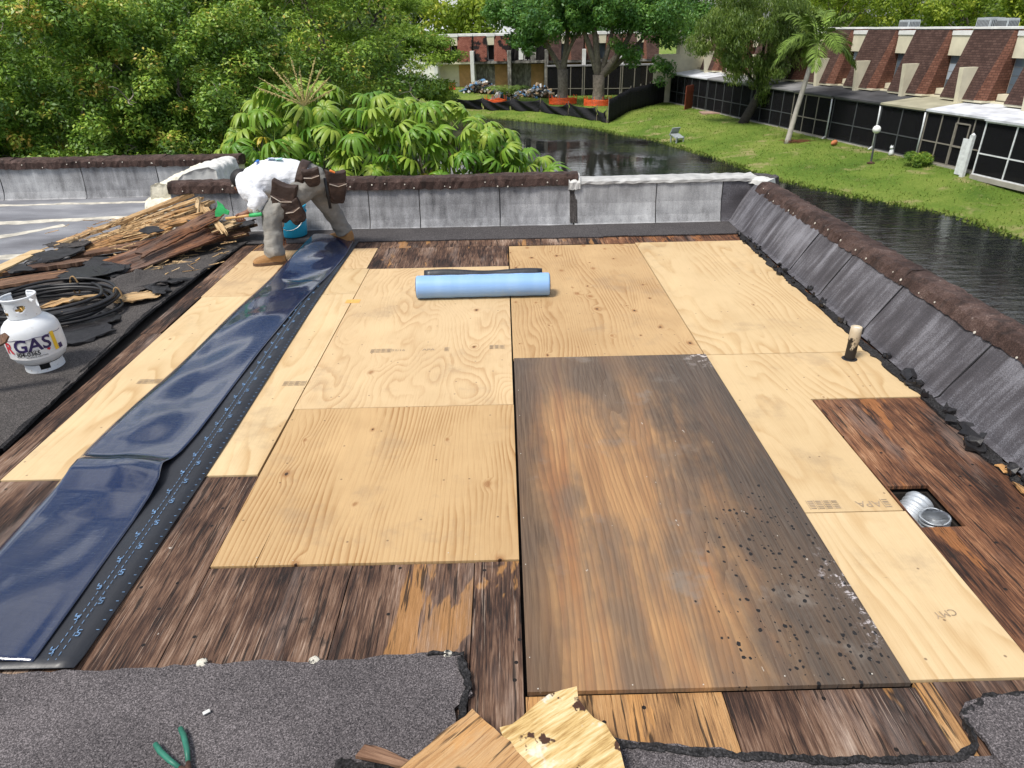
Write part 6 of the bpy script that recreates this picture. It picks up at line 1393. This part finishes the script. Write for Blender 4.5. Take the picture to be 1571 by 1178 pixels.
# trees beyond the roofs
TG = 'trees beyond the roofs'
for i, (x, y, rx, h0, h1, mt, lb) in enumerate(((-3, 118, 13, -2, 7.2, 'leaf_yel', 'yellow green tree behind the burned row'), (14, 125, 9, -2, 10, 'leaf_oak', 'dark green tree above the burned roof'), (28, 115, 8, -2, 9, 'leaf_oak', 'green tree behind the drooping tree'), (40, 88, 7, -1, 7.5, 'leaf_yel', 'light green tree behind the palm'), (47, 74, 6.5, -1, 6.0, 'leaf_yel', 'bright open tree behind the row roof'), (56, 72, 6.5, -1, 6.0, 'leaf_yel', 'bright leafy tree above the first condenser'), (66, 74, 7, -1, 6.5, 'leaf_dark', 'brownish green tree above the second condenser'), (76, 72, 7, -1, 6.5, 'leaf_dark', 'dark tree at the far right roofline'), (86, 76, 9, -1, 8.5, 'leaf_dark', 'dark green tree cut by the right edge of the view'), (62, 95, 10, 0, 9.5, 'leaf_oak', 'mid green tree in the second row over the roofs'), (48, 100, 9, 0, 9.0, 'leaf_yel', 'light tree in the second row over the roofs'), (78, 98, 10, 0, 9.5, 'leaf_oak', 'tall tree behind the dark roofline trees'), (30, 150, 14, 0, 12, 'leaf_dark', 'far dark tree crown behind the oaks'), (-22, 125, 12, -2, 12, 'leaf_dark', 'far tree left of the burned row'))):
    C, R = clumps((x, y, (h0 + h1) / 2), (rx, rx * .5, (h1 - h0) / 2), 70, rx * .17, .5); C2 = C.copy()
    tree('roadside_tree', lb, (x, y, -5), C, R, 150, .07 * rx * .8, mt, 'bark', .3, group=TG, nbr=10)
# small trees: sapling palm, shrub
def frond(b, p0, d, L, droop, nl, lw, ll):
    """one feather frond: a bent rib with leaflets"""
    p0 = Vector(p0); d = Vector(d).normalized(); pts = []; p = p0.copy(); v = d.copy()
    for i in range(13): pts.append(p.copy()); p = p + v * L / 12; v = (v + Vector((0, 0, -droop / 12))).normalized()
    b.tube(pts, [.035 * L / 2.6 * (1 - i / 14) + .004 for i in range(13)], 5)
    for i in range(nl):
        t = .12 + .88 * i / nl; k = min(11, int(t * 12)); c = pts[k].lerp(pts[k + 1], t * 12 - k); tg = (pts[k + 1] - pts[k]).normalized(); sd = tg.cross(Vector((0, 0, 1)))
        sd = sd.normalized() if sd.length > 1e-3 else Vector((1, 0, 0)); l = ll * (math.sin(math.pi * min(.98, t * .85 + .12)) + .15)
        for s in (-1, 1):
            e = (sd * s * .75 + tg * .55 + Vector((0, 0, U(-.55, .25)))).normalized(); q = Vector((0, 0, -.18 * l))
            n_ = e.cross(tg).normalized() * 0; w = tg * lw
            b.add([c - w * .5, c + e * l * .5 + w * .6, c + e * l + q, c + e * l * .5 - w * .6], [(0, 1, 2, 3)])
M['frond'] = plain('palm fronds', (.125, .20, .028), .75, .5, .9); M['palmtrunk'] = plain('smooth grey palm trunk', (.40, .37, .33), .8, .22, 2.5); M['crownshaft'] = plain('green crownshaft', (.13, .17, .055), .6, .2, 2)
px_, py_ = 18.6, 45.0; pb = (px_, py_, G(px_, py_)); pm = empty('palm_tree', pb); tag(pm, 'royal palm with smooth pale trunk and drooping fronds on the lawn', 'palm tree')
MB().tube([(0, 0, -.1), (.02, 0, .3), (.25, 0, 2.0), (.50, 0, 3.6), (.66, 0, 4.7)], [.24, .17, .15, .15, .13], 12).build('trunk', M['palmtrunk'], pm, True)
MB().tube([(.66, 0, 4.65), (.76, 0, 5.3), (.86, 0, 6.0)], [.16, .15, .08], 12).build('crownshaft', M['crownshaft'], pm, True)
for i in range(13):
    a = 6.283 * i / 13 + U(-.15, .15); el = [.25, .7, 1.1][i % 3]; b = MB(); frond(b, (.84, 0, 5.85), (math.cos(a) * math.cos(el), math.sin(a) * math.cos(el), math.sin(el)), U(2.9, 3.5), [1.9, 2.1, 1.6][i % 3], 58, .085, .72); b.build('frond', M['frond'], pm)
b = MB()
for i in range(120): b.box((rr.gauss(0, .5), rr.gauss(0, .25), rr.uniform(0, .12)), (rr.uniform(.2, .6), .02, .02), (0, 0, rr.uniform(-.6, .6)))
o = b.build('dead_fronds', plain('dead brown fronds', (.17, .07, .035), .9, .4, 3), loc=(19.2, 44.9, G(19.2, 44.9))); tag(o, 'heap of dead brown fronds at the palm foot', 'dead leaves', kind='stuff')
sp = empty('young_palm', (.6, 74.4, G(.6, 74.4))); tag(sp, 'young feathery palm among the rubble', 'palm tree')
for i in range(12):
    a = 6.283 * i / 12; b = MB(); frond(b, (0, 0, .3), (math.cos(a) * .7, math.sin(a) * .7, 1.), 2.8, 1.6, 22, .07, .6); b.build('frond', M['frond'], sp)
p = apt(8.2, -.8, 0); C, R = clumps((p[0], p[1], -4.75), (1.0, .6, .4), 16, .28, .3); tree('low_shrub', 'low grassy shrub before the framed porch', (p[0], p[1], G(p[0], p[1])), C, R, 120, .22, 'leaf_hedge', trunk_r=.04, asp=.14, up=1.2, cat='shrub', nbr=4)

# ------------------------------------------------------------------ umbrella tree (big palmate leaves, each leaf a part)
def umb_leaf(seed, nl, yel):
    r = random.Random(seed); b = MB(); tints = []
    for i in range(nl):
        a = 6.283 * i / nl + r.uniform(-.12, .12); L = .235 * r.uniform(.88, 1.1); w = .050 * r.uniform(.85, 1.15); dr = r.uniform(.8, 1.4)
        d = Vector((math.cos(a), math.sin(a), 0)); s = Vector((-math.sin(a), math.cos(a), 0)); vs = []
        K = 7
        for k in range(K + 1):
            t = k / K; c = d * (.03 + L * (t - .18 * t * t * dr)) + Vector((0, 0, .035 * math.sin(t * 2.2) - .17 * dr * t * t)); ww = w * float(np.interp(t, [0, .12, .35, .7, .88, 1], [.35, .72, 1., .98, .72, .12]))
            vs += [c - s * ww * .5 - Vector((0, 0, .012 * ww / w)), c + Vector((0, 0, .004)), c + s * ww * .5 - Vector((0, 0, .012 * ww / w))]
        b.add(vs, [(3 * k + j, 3 * k + j + 1, 3 * k + j + 4, 3 * k + j + 3) for k in range(K) for j in range(2)])
        tints += [min(1, max(0, yel + r.uniform(-.12, .12)))] * (K * 2)
        b.tube([(0, 0, 0), tuple(d * .034)], .004, 4, False); tints += [.6] * 4
    b.tube([(0, 0, 0), (.02, 0, -.16), (.07, .02, -.34)], [.006, .007, .009], 5, False); tints += [.7] * 10
    me = bpy.data.meshes.new('umbrella_leaf'); me.from_pydata(b.v, [], b.f); at = me.attributes.new('tint', 'FLOAT', 'FACE'); at.data.foreach_set('value', np.array(tints, np.float32)); me.polygons.foreach_set('use_smooth', [True] * len(me.polygons)); me.materials.append(M['leaf_umb']); me.update(); return me
def umbmat():
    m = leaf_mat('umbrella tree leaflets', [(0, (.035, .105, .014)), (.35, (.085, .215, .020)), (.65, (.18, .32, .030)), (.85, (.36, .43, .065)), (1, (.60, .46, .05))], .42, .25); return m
M['leaf_umb'] = umbmat()
ub = (-1.6, 8.6, G(-1.6, 8.6)); um = empty('umbrella_tree', ub); tag(um, 'umbrella tree with drooping palmate leaves and pale flower spikes behind the parapet', 'tree')
LM = [umb_leaf(i, 11 + i % 4, [.15, .28, .38, .48, .58, .70][i % 6]) for i in range(12)]; LY = umb_leaf(40, 12, .92)
def utop(x):    # crown outline: height of its top over x
    return float(np.interp(x, [-4.0, -3.7, -3.2, -2.6, -1.9, -1.2, -.6, .0, .3, .6, .8], [.5, .90, 1.25, 1.22, 1.12, 1.05, .90, .62, .40, .15, -.2]))
rk = random.Random(4); cnt = 0; tips = []
while cnt < 290:
    x = rk.uniform(-4.0, .78); tz = utop(x); depth = rk.random() ** 1.3; z = tz - .04 - depth * (tz + .75); y = 8.05 + rk.uniform(-.25, .25) + .9 * (1 - depth) * rk.uniform(.3, 1.1)
    y = y - .5 * math.sin(min(1, depth) * 2.6) + .2
    if any((x - a) ** 2 + (z - c) ** 2 * 1.4 + (y - bb) ** 2 * .6 < .185 ** 2 for a, bb, c in tips) and rk.random() < .97: continue
    tips.append((x, y, z)); cnt += 1
    lit = 1 - depth  # crown-top leaves get lighter, yellower tints: overhead light put into leaf colour
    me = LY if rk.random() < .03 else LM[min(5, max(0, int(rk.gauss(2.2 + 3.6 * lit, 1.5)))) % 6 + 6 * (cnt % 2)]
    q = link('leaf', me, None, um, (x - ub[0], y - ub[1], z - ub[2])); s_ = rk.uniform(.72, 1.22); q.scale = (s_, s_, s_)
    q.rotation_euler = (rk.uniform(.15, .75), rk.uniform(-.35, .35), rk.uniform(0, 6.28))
bb_ = MB(); base_ = MB()
for k in range(6):
    x = -3.6 + k * .85; b = MB(); limb(b, (x * .25, 0, 0), (x - ub[0], rk.uniform(-.4, .4), -.3 - ub[2]), .07, .04, .08, 7, 8); b.build('stem', M['bark'], um, True)
for k, (x, y, z) in enumerate(tips[::3]):
    b = MB(); x0 = -3.6 + round((x + 3.6) / .85) * .85; limb(b, (min(max(x0, -3.6), .65) - ub[0], 0, -.4 - ub[2]), (x - ub[0] + .05, y - ub[1], z - .3 - ub[2]), .022, .010, .12, 5, 5); b.build('branchlet', M['bark'], um, True)
M['spike'] = plain('cream flower spikes', (.46, .38, .16), .8, .3, 40)
for k in range(10):
    a = -1.15 + 2.3 * k / 9; b = MB(); L = rk.uniform(.42, .60); p0 = Vector((-2.62 - ub[0], 8.15 - ub[1], 1.0 - ub[2])); d = Vector((math.sin(a), rk.uniform(-.5, .1), math.cos(a) * 1.0)).normalized()
    pts = [p0 + d * L * t + Vector((math.sin(a) * .05 * t * t, 0, .03 * t)) for t in (0, .25, .5, .75, 1)]; b.tube(pts, [.008, .009, .009, .008, .003], 6)
    for j in range(26):
        c = p0 + d * L * (.2 + .78 * j / 26); n_ = Vector((rk.gauss(0, 1), rk.gauss(0, 1), rk.gauss(0, 1))).normalized(); b.box(c + n_ * .011, (.013, .013, .013), (U(0, 1), U(0, 1), 0))
    b.build('flower_spike', M['spike'], um)
# inner foliage of small leaves behind, crown shade put into its darker greens
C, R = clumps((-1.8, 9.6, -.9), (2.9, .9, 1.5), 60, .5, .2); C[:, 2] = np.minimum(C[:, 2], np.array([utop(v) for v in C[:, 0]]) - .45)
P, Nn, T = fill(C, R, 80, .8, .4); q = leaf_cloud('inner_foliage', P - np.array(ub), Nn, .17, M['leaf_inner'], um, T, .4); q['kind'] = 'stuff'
